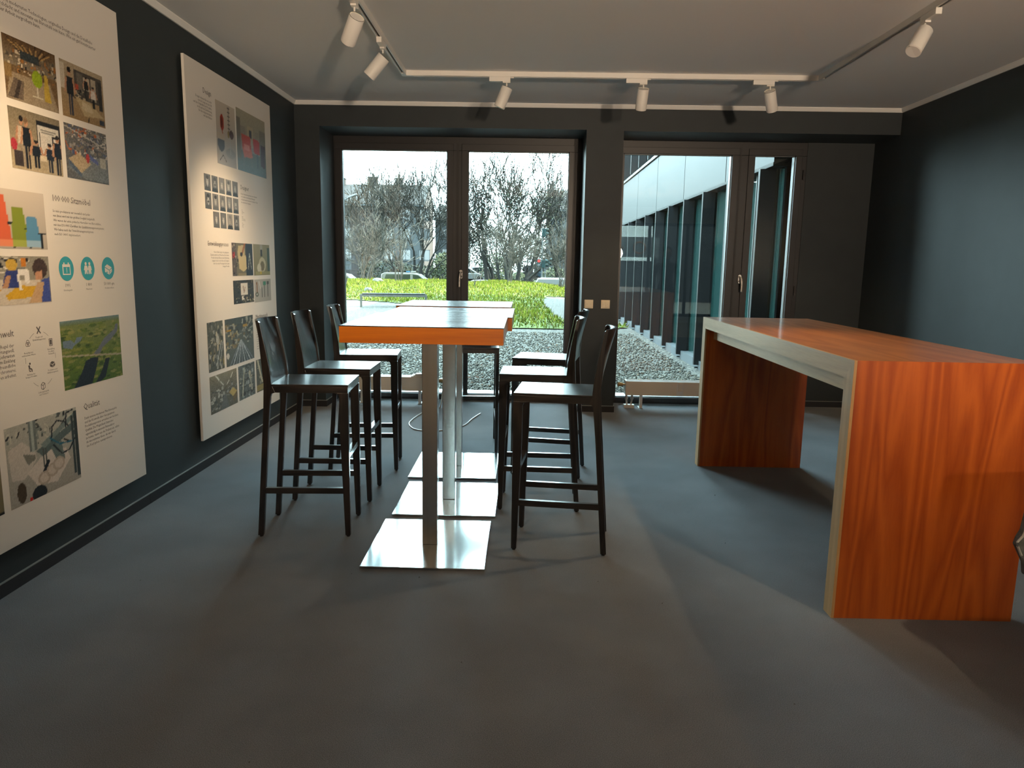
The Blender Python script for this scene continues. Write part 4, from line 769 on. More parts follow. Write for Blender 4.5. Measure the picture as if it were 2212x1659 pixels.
# ------------------------------------------------------------------ person at the camera's right, seen only as a reflection in the right window
def person_obj():
    o = thing('person', 'person in dark clothes standing by the tub chair behind the camera', 'person', (2.82, 0.05, 0), rad(90))
    J = {'pel': (0, 0, .95), 'sp': (0, 0, 1.15), 'ch': (.01, 0, 1.34), 'nk': (.0, 0, 1.50), 'hd': (.02, 0, 1.58),
         'sl': (0, .19, 1.42), 'el': (-.03, .26, 1.14), 'wl': (.10, .25, .93), 'hl': (.13, .245, .86), 'sr': (0, -.19, 1.42), 'er': (-.03, -.26, 1.14), 'wr': (.10, -.25, .93), 'hr': (.13, -.245, .86),
         'pl': (0, .10, .90), 'kl': (.02, .11, .50), 'al': (-.02, .11, .09), 'tl': (.15, .12, .04), 'pr': (0, -.10, .90), 'kr': (.02, -.11, .50), 'ar': (-.02, -.11, .09), 'tr': (.15, -.12, .04)}
    Rr = dict(pel=.145, sp=.135, ch=.15, nk=.055, hd=.06, sl=.07, el=.048, wl=.034, hl=.032, sr=.07, er=.048, wr=.034, hr=.032, pl=.10, kl=.065, al=.045, tl=.04, pr=.10, kr=.065, ar=.045, tr=.04)
    E_ = ['pel-sp', 'sp-ch', 'ch-nk', 'nk-hd', 'ch-sl', 'sl-el', 'el-wl', 'wl-hl', 'ch-sr', 'sr-er', 'er-wr', 'wr-hr', 'pel-pl', 'pl-kl', 'kl-al', 'al-tl', 'pel-pr', 'pr-kr', 'kr-ar', 'ar-tr']
    ks = list(J); me = bpy.data.meshes.new('body'); me.from_pydata([J[k] for k in ks], [(ks.index(e.split('-')[0]), ks.index(e.split('-')[1])) for e in E_], [])
    b = bpy.data.objects.new('body', me); COL.objects.link(b); b.parent = o; bm = bmesh.new(); bm.from_mesh(me); lay = bm.verts.layers.skin.verify(); bm.verts.ensure_lookup_table()
    for i, k in enumerate(ks): bm.verts[i][lay].radius = (Rr[k], Rr[k] * (0.75 if k in ('pel', 'sp', 'ch') else 1)); bm.verts[i][lay].use_root = (i == 0)
    bm.to_mesh(me); bm.free(); b.modifiers.new('skin', 'SKIN'); sb = b.modifiers.new('sub', 'SUBSURF'); sb.levels = 1; sb.render_levels = 2
    me.materials.append(mat('dark_clothes', (0.016, 0.018, 0.024), 0.8))
    sk = mat('skin', (0.50, 0.30, 0.22), 0.5); hr = mat('dark_hair', (0.03, 0.022, 0.018), 0.6)
    h = MB(); h.sphere((.03, 0, 1.655), .108, 18, 14, (.92, .78, 1.12)); h.sphere((.135, 0, 1.645), .018, 8, 6, (1, .8, 1.3)); h.sphere((.02, .088, 1.65), .026, 8, 6, (.6, .35, 1)); h.sphere((.02, -.088, 1.65), .026, 8, 6, (.6, .35, 1)); h.sphere((.12, 0, 1.60), .022, 8, 6, (.5, 1.1, .35)); h.build('head', sk, o, smooth=True)
    e = MB(); e.sphere((.122, .032, 1.665), .010, 8, 6); e.sphere((.122, -.032, 1.665), .010, 8, 6); e.build('eyes', M['black'], o)
    q = MB(); q.sphere((.005, 0, 1.70), .108, 18, 12, (.95, .86, .86)); q.build('hair', hr, o, smooth=True)
    for s in (1, -1):
        g = MB(); g.sphere((.14, s * .245, .835), .036, 10, 8, (.5, .9, 1.1))
        for k in range(4): g.ring_tube([(.14, s * .245 + (k - 1.5) * .017, .81), (.148, s * .245 + (k - 1.5) * .018, .775), (.142, s * .245 + (k - 1.5) * .018, .745 + abs(k - 1.5) * .006)], [.009, .0085, .007], 8)
        g.ring_tube([(.15, s * .22, .84), (.17, s * .212, .81), (.175, s * .214, .785)], [.010, .009, .008], 8); g.build('hand', sk, o, smooth=True)
person_obj()

# ------------------------------------------------------------------ outside: ground, lawn, gravel
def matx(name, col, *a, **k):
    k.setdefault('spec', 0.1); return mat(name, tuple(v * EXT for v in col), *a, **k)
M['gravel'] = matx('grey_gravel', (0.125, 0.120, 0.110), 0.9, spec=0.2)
def gravel_nodes():
    m = M['gravel']; n = m.node_tree.nodes; l = m.node_tree.links; p = n['Principled BSDF']
    t = n.new('ShaderNodeTexCoord'); v = n.new('ShaderNodeTexVoronoi'); v.inputs['Scale'].default_value = 26; l.new(t.outputs['Object'], v.inputs['Vector'])
    hs = n.new('ShaderNodeSeparateColor'); l.new(v.outputs['Color'], hs.inputs[0])
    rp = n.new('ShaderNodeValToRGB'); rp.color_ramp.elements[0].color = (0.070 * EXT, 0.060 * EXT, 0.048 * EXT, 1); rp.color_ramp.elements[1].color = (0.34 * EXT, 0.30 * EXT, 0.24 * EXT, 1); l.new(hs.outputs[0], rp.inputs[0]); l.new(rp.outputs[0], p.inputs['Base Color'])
    b = n.new('ShaderNodeBump'); b.invert = True; b.inputs['Strength'].default_value = 0.9; b.inputs['Distance'].default_value = 0.03; l.new(v.outputs['Distance'], b.inputs['Height']); l.new(b.outputs[0], p.inputs['Normal'])
gravel_nodes()
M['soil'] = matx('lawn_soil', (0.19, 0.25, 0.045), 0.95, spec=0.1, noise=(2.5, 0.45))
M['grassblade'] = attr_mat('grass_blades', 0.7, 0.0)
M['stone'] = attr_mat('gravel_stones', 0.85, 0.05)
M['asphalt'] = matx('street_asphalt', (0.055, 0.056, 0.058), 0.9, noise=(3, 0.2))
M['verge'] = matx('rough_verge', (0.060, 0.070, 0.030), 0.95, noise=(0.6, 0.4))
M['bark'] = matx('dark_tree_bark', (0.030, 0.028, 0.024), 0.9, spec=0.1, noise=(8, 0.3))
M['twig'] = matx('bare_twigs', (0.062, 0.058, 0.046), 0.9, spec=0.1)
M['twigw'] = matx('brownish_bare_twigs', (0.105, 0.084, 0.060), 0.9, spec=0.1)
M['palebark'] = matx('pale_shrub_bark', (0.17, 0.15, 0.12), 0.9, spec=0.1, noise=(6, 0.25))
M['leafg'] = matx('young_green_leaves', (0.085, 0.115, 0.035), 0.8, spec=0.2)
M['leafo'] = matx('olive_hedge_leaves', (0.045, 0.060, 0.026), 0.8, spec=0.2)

def sm(a, b, t):
    t = np.clip((t - a) / (b - a), 0, 1); return t * t * (3 - 2 * t)
def gz(x, y):
    x = np.asarray(x, float); y = np.asarray(y, float)
    crest = 0.44 - 0.20 * sm(0.2, 2.2, x) - 0.04 * sm(-7, -10, x)
    up = sm(21.5, 34.5, y) * (1 - 0.0 * x); down = sm(37.0, 45.0, y)
    return -0.06 + (crest + 0.06) * up - (1.15 + crest) * down + 0.030 * np.sin(x * 1.7 + y * 0.6) * up * (1 - down)
def grid(name, xs, ys, zf, m, mask=None, dz=0.0, kind='structure'):
    X, Y = np.meshgrid(xs, ys); Z = zf(X, Y) + dz; V = np.stack([X.ravel(), Y.ravel(), Z.ravel()], 1); nx = len(xs)
    i = np.arange((len(ys) - 1) * nx).reshape(-1, nx)[:, :-1].ravel(); F = np.stack([i, i + 1, i + nx + 1, i + nx], 1)
    if mask is not None:
        cx = V[F].mean(1); F = F[mask(cx[:, 0], cx[:, 1])]; u, inv = np.unique(F, return_inverse=True); V = V[u]; F = inv.reshape(F.shape)
    me = bpy.data.meshes.new(name); me.from_pydata(V.tolist(), [], F.tolist()); me.polygons.foreach_set('use_smooth', [True] * len(me.polygons)); me.materials.append(m)
    o = bpy.data.objects.new(name, me); COL.objects.link(o); o['kind'] = kind; return o
LAWN = [(-30, 25.6), (-6, 25.6), (-4.6, 24.9), (-3.9, 24.4), (-3.2, 20.5), (-2.4, 18), (-1.2, 16.8), (0.5, 16.5), (1.6, 16.9), (2.46, 17.2), (2.46, 18.0), (1.5, 18.3), (1.1, 18.8), (0.92, 20.2), (0.76, 22.5), (0.64, 25.5), (0.72, 28.2), (2.46, 28.6), (22, 28.6), (22, 42.5), (-30, 42.5)]
def inpoly(x, y, P=LAWN):
    ins = np.zeros(np.shape(x), bool)
    for (x0, y0), (x1, y1) in zip(P, P[1:] + P[:1]):
        if y0 == y1: continue
        ins ^= ((y0 > y) != (y1 > y)) & (x < (x1 - x0) * (y - y0) / (y1 - y0) + x0)
    return ins
grid('ground', np.linspace(-34, 26, 121), np.concatenate([np.linspace(7.76, 44, 140), np.linspace(45, 46, 2)]), gz, M['gravel'])
grid('lawn', np.arange(-26, 20, 0.2), np.arange(16, 42.6, 0.2), gz, M['soil'], inpoly, 0.025)
grid('street', np.array([-60., 40.]), np.array([45.5, 62.]), lambda x, y: np.full(x.shape, -1.14), M['asphalt'])
grid('ground_far', np.linspace(-90, 60, 31), np.linspace(61.5, 130, 40), lambda x, y: -1.12 + 1.15 * sm(62, 84, y) + 0.08 * np.sin(x * 0.5) * sm(62, 70, y), M['verge'])
grid('ground_rear', np.array([-40., 40.]), np.array([-60., -3.85]), lambda x, y: np.full(x.shape, -0.08), M['gravel'])

def soup(name, V, F, colr, m, label, cat):
    """many tiny pieces nobody could count, one object of kind stuff; colr per vertex (linear)"""
    me = bpy.data.meshes.new(name); nv = len(V); me.vertices.add(nv); me.vertices.foreach_set('co', V.astype(np.float32).ravel())
    k = F.shape[1]; me.loops.add(F.size); me.loops.foreach_set('vertex_index', F.astype(np.int32).ravel()); me.polygons.add(len(F)); me.polygons.foreach_set('loop_start', np.arange(0, F.size, k, dtype=np.int32)); me.polygons.foreach_set('loop_total', np.full(len(F), k, dtype=np.int32))
    me.update(calc_edges=True)
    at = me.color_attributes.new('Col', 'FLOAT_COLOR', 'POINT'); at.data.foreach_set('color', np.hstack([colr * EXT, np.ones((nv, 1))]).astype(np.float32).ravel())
    me.materials.append(m); o = bpy.data.objects.new(name, me); COL.objects.link(o); return tag(o, label, cat, kind='stuff')
# grass blades
n = 90000; x = NP.uniform(-13, 6.0, n); y = 16.4 + 25 * np.power(NP.uniform(0, 1, n), 0.8); k = inpoly(x, y) & (np.abs(x) < y * 0.36 + 1); x, y = x[k], y[k]; n = len(x)
cl = (np.sin(x * 3.1 + 1.3 * np.sin(y * 1.7)) * np.sin(y * 2.3 + x) + 1) / 2
h = NP.uniform(0.05, 0.12, n) * (0.6 + 0.9 * cl); a = NP.uniform(0, 6.28, n); wd = NP.uniform(0.012, 0.026, n); lean = NP.uniform(0.0, 0.08, n); b = NP.uniform(0, 6.28, n); z = gz(x, y) + 0.02
V = np.stack([np.stack([x - wd * np.cos(a), y - wd * np.sin(a), z], 1), np.stack([x + wd * np.cos(a), y + wd * np.sin(a), z], 1), np.stack([x + lean * np.cos(b), y + lean * np.sin(b), z + h], 1)], 1).reshape(-1, 3)
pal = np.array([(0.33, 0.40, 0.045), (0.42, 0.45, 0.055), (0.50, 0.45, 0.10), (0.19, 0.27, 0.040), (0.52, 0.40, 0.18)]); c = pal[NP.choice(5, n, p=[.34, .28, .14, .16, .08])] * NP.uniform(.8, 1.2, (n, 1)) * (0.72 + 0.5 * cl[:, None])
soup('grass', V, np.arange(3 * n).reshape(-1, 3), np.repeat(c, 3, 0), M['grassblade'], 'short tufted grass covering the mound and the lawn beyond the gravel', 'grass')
# loose stones near the glass
n = 26000; y = 7.85 + 8.0 * np.power(NP.uniform(0, 1, n), 1.25); x = NP.uniform(-0.30, 0.29, n) * y; k = (x < 2.34) & (x > -4) ; x, y = x[k], y[k]; n = len(x); s = NP.uniform(0.010, 0.024, n)
octa = np.array([(1, 0, 0), (0, 1, 0), (-1, 0, 0), (0, -1, 0), (0, 0, .7), (0, 0, -.5)]); jit = NP.uniform(.6, 1.35, (n, 6, 1)); an = NP.uniform(0, 6.28, n); Rm = np.stack([np.stack([np.cos(an), -np.sin(an), 0 * an], 1), np.stack([np.sin(an), np.cos(an), 0 * an], 1), np.stack([0 * an + NP.uniform(-.4, .4, n), 0 * an, 0 * an + 1], 1)], 1)
V = np.einsum('nij,nkj->nki', Rm, octa[None] * jit) * s[:, None, None] + np.stack([x, y, gz(x, y) + 0.006], 1)[:, None, :]
F = np.array([(0, 1, 4), (1, 2, 4), (2, 3, 4), (3, 0, 4), (1, 0, 5), (2, 1, 5), (3, 2, 5), (0, 3, 5)]); F = (F[None] + 6 * np.arange(n)[:, None, None]).reshape(-1, 3)
g_ = NP.uniform(.07, .50, (n, 1)); c = g_ * np.array([[1.08, .95, .78]]) * np.where(NP.uniform(0, 1, (n, 1)) < .06, np.array([[1.1, .8, .6]]), 1)
soup('gravel', V.reshape(-1, 3), F, np.repeat(c, 6, 0), M['stone'], 'grey crushed gravel lying between the windows and the lawn', 'gravel')
# fallen leaves on the gravel and lawn edge
n = 70; y = NP.uniform(9, 19, n); x = NP.uniform(-.12, .12, n) * y; V = []
for xi, yi in zip(x, y):
    a = R.uniform(0, 6.28); s_ = R.uniform(.02, .045); zz = float(gz(xi, yi)) + 0.03
    V += [(xi + s_ * math.cos(a), yi + s_ * math.sin(a), zz), (xi + s_ * .5 * math.cos(a + 1.6), yi + s_ * .5 * math.sin(a + 1.6), zz + .02), (xi - s_ * math.cos(a), yi - s_ * math.sin(a), zz + .01), (xi + s_ * .5 * math.cos(a - 1.6), yi + s_ * .5 * math.sin(a - 1.6), zz + .005)]
soup('fallen_leaves', np.array(V), np.arange(len(V)).reshape(-1, 4), np.tile([[.14, .06, .03]], (len(V), 1)), M['stone'], 'brown fallen leaves scattered over gravel and lawn edge', 'leaves')
def boulder(x, y, s, label):
    b = MB(); b.sphere((0, 0, 0), 1, 10, 7); r_ = random.Random(int(s * 1000)); b.v = [(vx * s * r_.uniform(.8, 1.15), vy * s * .8 * r_.uniform(.8, 1.15), vz * s * .6 * r_.uniform(.8, 1.1)) for vx, vy, vz in b.v]
    tag(b.build('boulder', M['palestone'], loc=(x, y, float(gz(x, y)) + s * .25)), label, 'stone')
M['palestone'] = matx('pale_boulder', (0.26, 0.25, 0.22), 0.9)
boulder(-6.7, 33.4, 0.26, 'pale boulder lying on the sunny mound'); boulder(-6.1, 28.6, 0.20, 'small pale boulder on the lawn behind the bench')

# bench
def bench():
    o = thing('garden_bench', 'pale metal framed garden bench with dark slatted seat on the gravel', 'bench', (-4.75, 23.2, -0.06), rad(11))
    Lb, H = 2.1, 0.43; x0 = -0.45
    for y in (0.0, 0.42): MB().box(x0, x0 + Lb, y, y + 0.045, H - 0.075, H - 0.01).build('frame_rail', M['palesteel'], o)
    for x in (x0, x0 + Lb - 0.05):
        for y in (0.0, 0.42): MB().box(x, x + 0.05, y, y + 0.045, 0, H - 0.075).build('leg', M['palesteel'], o)
        MB().box(x, x + 0.05, 0.045, 0.42, 0, 0.035).build('foot_bar', M['palesteel'], o)
    for k in range(6): MB().box(x0 + 0.06, x0 + Lb - 0.06, 0.015 + k * 0.074, 0.075 + k * 0.074, H - 0.009, H + 0.025).build('slat', M['darkslat'], o)
M['palesteel'] = matx('pale_painted_steel', (0.24, 0.235, 0.20), 0.5); M['darkslat'] = matx('dark_weathered_slat', (0.035, 0.035, 0.033), 0.7)
bench()

# ------------------------------------------------------------------ trees and shrubs
def grow(tm, bm, p, d, L, r, lev, maxlev, rn, spread, kids, up, twig_r):
    n = 4 if lev < 2 else 3; pts = [p]; q = Vector(p); dd = Vector(d); rr = [r]
    for i in range(n):
        dd = (dd + Vector((rn.gauss(0, .13), rn.gauss(0, .13), rn.gauss(0, .08) + up))).normalized(); q = q + dd * (L / n); pts.append(Vector(q)); rr.append(max(twig_r, r * (1 - .42 * (i + 1) / n)))
    (tm if lev == 0 else bm).ring_tube(pts, rr, 7 if lev == 0 else (4 if lev < 3 else 3), cap=False)
    if lev >= maxlev: return
    m = kids if lev else kids + 1
    for k in range(m):
        t = 1.0 if k == 0 else rn.uniform(.35, 1.0); i = min(n, max(1, round(t * n))); a = rn.uniform(0, 6.283); ax = pts[i] - pts[i - 1]; ax.normalize(); o1 = ax.orthogonal().normalized(); o2 = ax.cross(o1)
        s = spread * (0.45 if k == 0 else rn.uniform(.7, 1.25)); nd = (ax + (o1 * math.cos(a) + o2 * math.sin(a)) * s).normalized()
        grow(tm, bm, pts[i], nd, L * rn.uniform(.62, .86), max(twig_r, rr[i] * (.78 if k == 0 else .58)), lev + 1, maxlev, rn, spread, kids, up, twig_r)
def tree(label, x, y, z, stems, maxlev, kids, spread, seed, mt, mb, up=0.03, twig=0.013, cat='tree', group=None, name='bare_tree', leaves=0, lm=None):
    """stems: list of (dx, dy, direction, length, radius)"""
    o = thing(name, label, cat, (x, y, z), 0, group); rn = random.Random(seed); bm = MB(); ends = []
    for k, (dx, dy, d, L, r) in enumerate(stems):
        tm = MB(); grow(tm, bm, Vector((dx, dy, -0.1)), Vector(d).normalized(), L, r, 0, maxlev, rn, spread, kids, up, twig); tm.build('trunk' if cat == 'tree' else 'stem', mt, o, smooth=True)
    b = bm.build('branches', mb, o); b['kind'] = 'stuff'
    if leaves:
        vv = [v for v in bm.v if v[2] > 0.5]; lf = MB()
        for _ in range(leaves):
            c = Vector(rn.choice(vv)) + Vector((rn.gauss(0, .12), rn.gauss(0, .12), rn.gauss(0, .1))); a = Vector((rn.gauss(0, 1), rn.gauss(0, 1), rn.gauss(0, 1))).normalized() * rn.uniform(.04, .08); e = a.orthogonal().normalized() * rn.uniform(.03, .05)
            lf.add([c - a, c + e, c + a, c - e], [(0, 1, 2, 3)])
        f = lf.build('leaves', lm, o); f['kind'] = 'stuff'
    return o
TG = 'bare trees beyond the street'
tree('brownish bare tree with fine twigs at the left window edge', -14.0, 63, -0.9, [(0, 0, (0, 0, 1), 3.2, .20)], 6, 3, .62, 3, M['twigw'], M['twigw'], .05, .019, group=TG)
tree('many-stemmed dark bare tree before the row house', -9.4, 60, -0.9, [(0, 0, (-.10, 0, 1), 3.1, .17), (.35, .1, (.02, .1, 1), 3.3, .15), (.75, 0, (.16, 0, 1), 3.3, .17), (-.5, 0, (-.40, 0, 1), 3.2, .12), (.95, .1, (.36, 0, 1), 3.4, .12)], 5, 3, .60, 5, M['bark'], M['twig'], .06, .019, group=TG)
tree('slim bare tree at the left of the middle mullion', -6.6, 66, -0.8, [(0, 0, (-.12, 0, 1), 4.2, .15)], 5, 3, .50, 8, M['bark'], M['twig'], .05, .019, group=TG)
tree('tall leaning dark bare tree right of the middle mullion', -2.95, 59, -0.9, [(0, 0, (-.20, 0, 1), 4.2, .22), (.35, .3, (.05, .1, 1), 2.6, .16)], 5, 3, .52, 21, M['bark'], M['twig'], .06, .020, group=TG)
tree('broad dense round-crowned bare tree in the right sash', -1.25, 58, -0.9, [(0, 0, (-.30, 0, 1), 3.2, .17), (.15, .2, (-.10, .1, 1), 3.5, .19), (.35, 0, (.10, 0, 1), 3.5, .19), (.7, .1, (.36, .1, 1), 3.2, .18), (-.35, .2, (-.55, 0, 1), 2.9, .13), (.9, .3, (.62, 0, 1), 3.6, .14)], 5, 3, .55, 31, M['bark'], M['twig'], .05, .020, group=TG, leaves=1500, lm=M['leafg'])
tree('bare tree with upright twigs before the right house', 3.0, 62, -0.8, [(0, 0, (-.03, 0, 1), 4.6, .20)], 5, 3, .52, 17, M['bark'], M['twig'], .09, .020, group=TG)
tree('small bare tree arching over the utility cabinet', 0.15, 70, -0.7, [(0, 0, (.1, 0, 1), 2.0, .12), (.2, .1, (.4, 0, 1), 1.8, .1)], 5, 3, .8, 19, M['bark'], M['twig'], -.02, .019, group=TG)
for i, (x, h_) in enumerate(((-21.5, 5.6), (-16.6, 5.2), (1.4, 4.6))):
    tree(['bare tree rising behind the left chimney', 'bare tree rising behind the middle of the tiled roof', 'bare treetop far behind the traffic lights'][i], x, 112, 2, [(0, 0, (.05, 0, 1), h_, .2)], 5, 3, .55, 40 + i, M['twig'], M['twig'], .05, .022, group='bare trees far behind the houses')
SG = 'pale shrubs on the mound'
def shrub(label, x, y, n, L, r, lev, seed, spread=.55, fan=.35, kids=2, twig=.008):
    rn = random.Random(seed); st = [(rn.uniform(-.12, .12), rn.uniform(-.12, .12), (rn.uniform(-fan, fan), rn.uniform(-fan, fan) * .6, 1), L * rn.uniform(.8, 1.15), r * rn.uniform(.7, 1.1)) for _ in range(n)]
    return tree(label, x, y, float(gz(x, y)), st, lev, kids, spread, seed, M['palebark'], M['palebark'], .02, twig, 'shrub', SG, 'bare_shrub')
shrub('large tangled pale shrub at the left window edge', -7.75, 35.8, 9, 1.15, .026, 4, 51, .62, .42, 3)
shrub('forked pale shrub on the mound before the white van', -6.05, 35.0, 4, 1.05, .040, 4, 52, .60, .30)
shrub('wide pale shrub on the mound under the round tree', -0.76, 35.2, 8, 1.20, .030, 4, 53, .62, .36, 3)
shrub('pale shrub at the right edge of the left window', 1.75, 36.2, 7, 1.15, .026, 4, 54, .60, .30, 3)
shrub('small cluster of bare stems on the lawn behind the bench', -7.55, 31.0, 7, .42, .018, 1, 55, .3, .12, 1)
shrub('tiny two-stemmed bare shrub beside the middle mullion', -2.1, 31.5, 3, .40, .014, 2, 56, .6, .35)
def bush(label, x, y, z, rx, ry, h_, n, m, seed):
    rn = random.Random(seed); o = thing('green_bush', label, 'bush', (x, y, z), 0, 'green bushes along the street'); lf = MB(); st = MB()
    for k in range(8): st.ring_tube([(rn.uniform(-.3, .3) * rx, rn.uniform(-.3, .3) * ry, 0), (rn.uniform(-.8, .8) * rx, rn.uniform(-.8, .8) * ry, h_ * .8)], [.03, .01], 4)
    for _ in range(n):
        u = Vector((rn.gauss(0, 1), rn.gauss(0, 1), rn.gauss(0, 1))).normalized() * rn.uniform(.45, 1) ** .6; c = Vector((u.x * rx, u.y * ry, h_ * .5 + u.z * h_ * .5)); a = Vector((rn.gauss(0, 1), rn.gauss(0, 1), rn.gauss(0, 1))).normalized() * rn.uniform(.07, .14); e = a.orthogonal().normalized() * rn.uniform(.05, .09); lf.add([c - a, c + e, c + a, c - e], [(0, 1, 2, 3)])
    st.build('stems', M['bark'], o)['kind'] = 'stuff'; lf.build('leaves', m, o)['kind'] = 'stuff'
bush('low olive bush behind the white van, left', -12.4, 66, -0.8, 2.6, 1.0, 2.4, 1600, M['leafo'], 1); bush('low olive bush under the many-stemmed tree', -9.8, 67, -0.8, 1.9, 1.0, 2.0, 1300, M['leafo'], 2)
bush('tall yellow-green bush left of the middle mullion', -7.2, 65, -0.9, 1.2, 1.0, 3.2, 1500, M['leafg'], 3); bush('yellow-green bush behind the leaning tree', -3.0, 72, -0.6, 1.5, .9, 3.0, 1200, M['leafg'], 4)
bush('yellow-green bush under the round tree', -0.6, 66, -0.9, .8, .8, 1.6, 700, M['leafg'], 5); bush('green bush beside the right traffic light', 2.6, 66, -0.9, 1.2, .8, 2.1, 1000, M['leafg'], 6); bush('olive bush at the far right end of the street', 5.0, 66, -0.9, 1.6, 1, 2.4, 900, M['leafo'], 7)

bush('broad olive thicket far behind the leaning tree', -5.0, 100, -0.2, 4.2, 1.2, 6.5, 5200, M['leafo'], 8); bush('broad olive thicket far behind the round tree', 0.6, 104, -0.2, 4.0, 1.2, 6.0, 5200, M['leafo'], 9)
# ------------------------------------------------------------------ far houses
M['render'] = matx('grey_house_render', (0.15, 0.16, 0.165), 0.85, noise=(.4, .08)); M['rendpink'] = matx('pale_pink_render', (0.20, 0.165, 0.145), 0.85); M['brickdark'] = matx('brown_house_wall', (0.085, 0.075, 0.075), 0.9, noise=(2, .2))
M['tileroof'] = matx('grey_brown_roof_tiles', (0.075, 0.066, 0.062), 0.8, noise=(5, .25, (1, .3, 1)), bump=(9, .6, .05)); M['chim'] = matx('chimney_brick', (0.10, 0.085, 0.075), 0.9); M['winw'] = matx('white_window_frame', (0.20, 0.21, 0.215), 0.5); M['winglass'] = matx('dark_far_window_pane', (0.03, 0.045, 0.05), 0.08, spec=0.8); M['lead'] = matx('pale_flashing', (.2, .22, .23), .5)
def house(label, x0, x1, y0, y1, ze, zr, wallm, gablem, wins, chims, z0=-0.3, dark=None):
    o = thing('row_house', label, 'house', (x0, y0, 0), 0, 'row houses across the street'); W, D = x1 - x0, y1 - y0
    MB().box(0, W - .02, 0, D, z0, ze).build('wall', wallm, o)
    MB().prism([(0, z0), (D, z0), (D, ze), (D / 2, zr - .05), (0, ze)], 'x', W - .02, W + .12).build('gable_wall', gablem, o)
    sl = (zr - ze) / (D / 2); e = .45
    MB().prism([(-e, ze - e * sl), (D / 2, zr), (D / 2, zr + .16), (-e, ze - e * sl + .16)], 'x', -.1, W + .22).build('roof', M['tileroof'], o)
    MB().prism([(D + e, ze - e * sl), (D + e, ze - e * sl + .16), (D / 2, zr + .16), (D / 2, zr)], 'x', -.1, W + .22).build('roof', M['tileroof'], o)
    MB().box(-.1, W + .2, -.55, -.42, ze - e * sl - .06, ze - e * sl + .08).build('gutter', M['lead'], o)
    for wx, wz, ww, wh in wins:
        f = MB(); f.box(wx - ww / 2, wx + ww / 2, -.06, .03, wz, wz + .07).box(wx - ww / 2, wx + ww / 2, -.06, .03, wz + wh - .07, wz + wh); [f.box(wx + k * (ww / 2 - .035) - .035, wx + k * (ww / 2 - .035) + .035, -.06, .03, wz, wz + wh) for k in (-1, 0, 1)]
        f.box(wx - ww / 2 - .08, wx + ww / 2 + .08, -.12, 0, wz - .10, wz - .02); q = f.build('window', M['winw'], o); MB().box(wx - ww / 2 + .05, wx + ww / 2 - .05, -.03, -.015, wz + .05, wz + wh - .05).build('pane', M['winglass'], q)
    for cx, ch, cw in chims:
        c = MB().box(cx - cw / 2, cx + cw / 2, D / 2 - .4, D / 2 + .4, zr - .6, zr + ch).build('chimney', M['chim'], o); MB().box(cx - cw / 2 - .06, cx + cw / 2 + .06, D / 2 - .46, D / 2 + .46, zr + ch, zr + ch + .12).build('chimney_cap', M['chim'], c); MB().cyl((cx, D / 2, zr + ch + .12), (cx, D / 2, zr + ch + .55), .13, n=10).build('chimney_pot', M['chim'], c)
    if dark: MB().box(dark[0], dark[1], -.05, 0, z0, ze - .75).build('brick_bay', M['brickdark'], o)
    return o
wn = [(x_, z_, 1.3, 1.25) for z_ in (1.6, 4.1, 6.4) for x_ in (8.6, 10.6, 12.9)] + [(x_, z_, 1.2, 1.2) for z_ in (1.6, 4.1) for x_ in (1.4, 3.8)]
house('long grey row house with tiled roof and sunlit pale gable', -27.2 + 2, -12.45, 90, 98.7, 8.25, 10.7, M['render'], M['rendpink'], wn, [(1.9, .75, 1.0), (5.9, .95, 1.1), (9.2, .85, .8)], dark=(4.0, 7.6))
house('lower row house half hidden by the middle mullion', -12.2, -8.2, 100, 108, 7.2, 9.0, M['render'], M['render'], [(1.3, 2.0, 1.2, 1.2), (1.3, 4.6, 1.2, 1.2)], [(3.0, .6, .7)])
house('dark-roofed house behind the traffic lights', 2.45, 14, 85, 94, 7.6, 9.9, M['render'], M['render'], [(1.4, 1.8, 1.2, 1.2), (1.4, 4.6, 1.2, 1.2), (3.4, 1.8, 1.2, 1.2), (3.4, 4.6, 1.2, 1.2)], [(.5, .7, .5)])
hg = thing('garden_wall', 'low dark garden wall along the far pavement', 'wall', (0, 76, -0.5)); MB().box(-20, -4.5, 0, .25, 0, 1.0).build('wall_segment', M['brickdark'], hg); MB().box(1.6, 9, 0, .25, 0, 1.1).build('wall_segment', M['brickdark'], hg)

# ------------------------------------------------------------------ street things
M['cwhite'] = matx('white_car_paint', (0.30, 0.30, 0.29), 0.25, coat=.5); M['cbeige'] = matx('ivory_car_paint', (0.30, 0.265, 0.215), 0.3, coat=.5); M['cdark'] = matx('dark_car_paint', (0.035, 0.045, 0.055), 0.2, coat=.8); M['cblue'] = matx('blue_car_paint', (0.04, 0.09, 0.14), 0.3, coat=.5); M['cglass'] = matx('car_window', (0.02, 0.03, 0.033), 0.06, spec=.8); M['tyre'] = matx('tyre', (.01, .01, .01), .8); M['redlamp'] = matx('red_signal', (.6, .02, .02), .4, emit=(1, .05, .04, 2.2)); M['sigbox'] = matx('dark_green_signal_housing', (0.012, 0.05, 0.05), 0.5); M['pole'] = matx('galvanised_pole', (0.16, 0.18, 0.18), 0.5); M['signblue'] = matx('blue_roof_badge', (.03, .2, .4), .4)
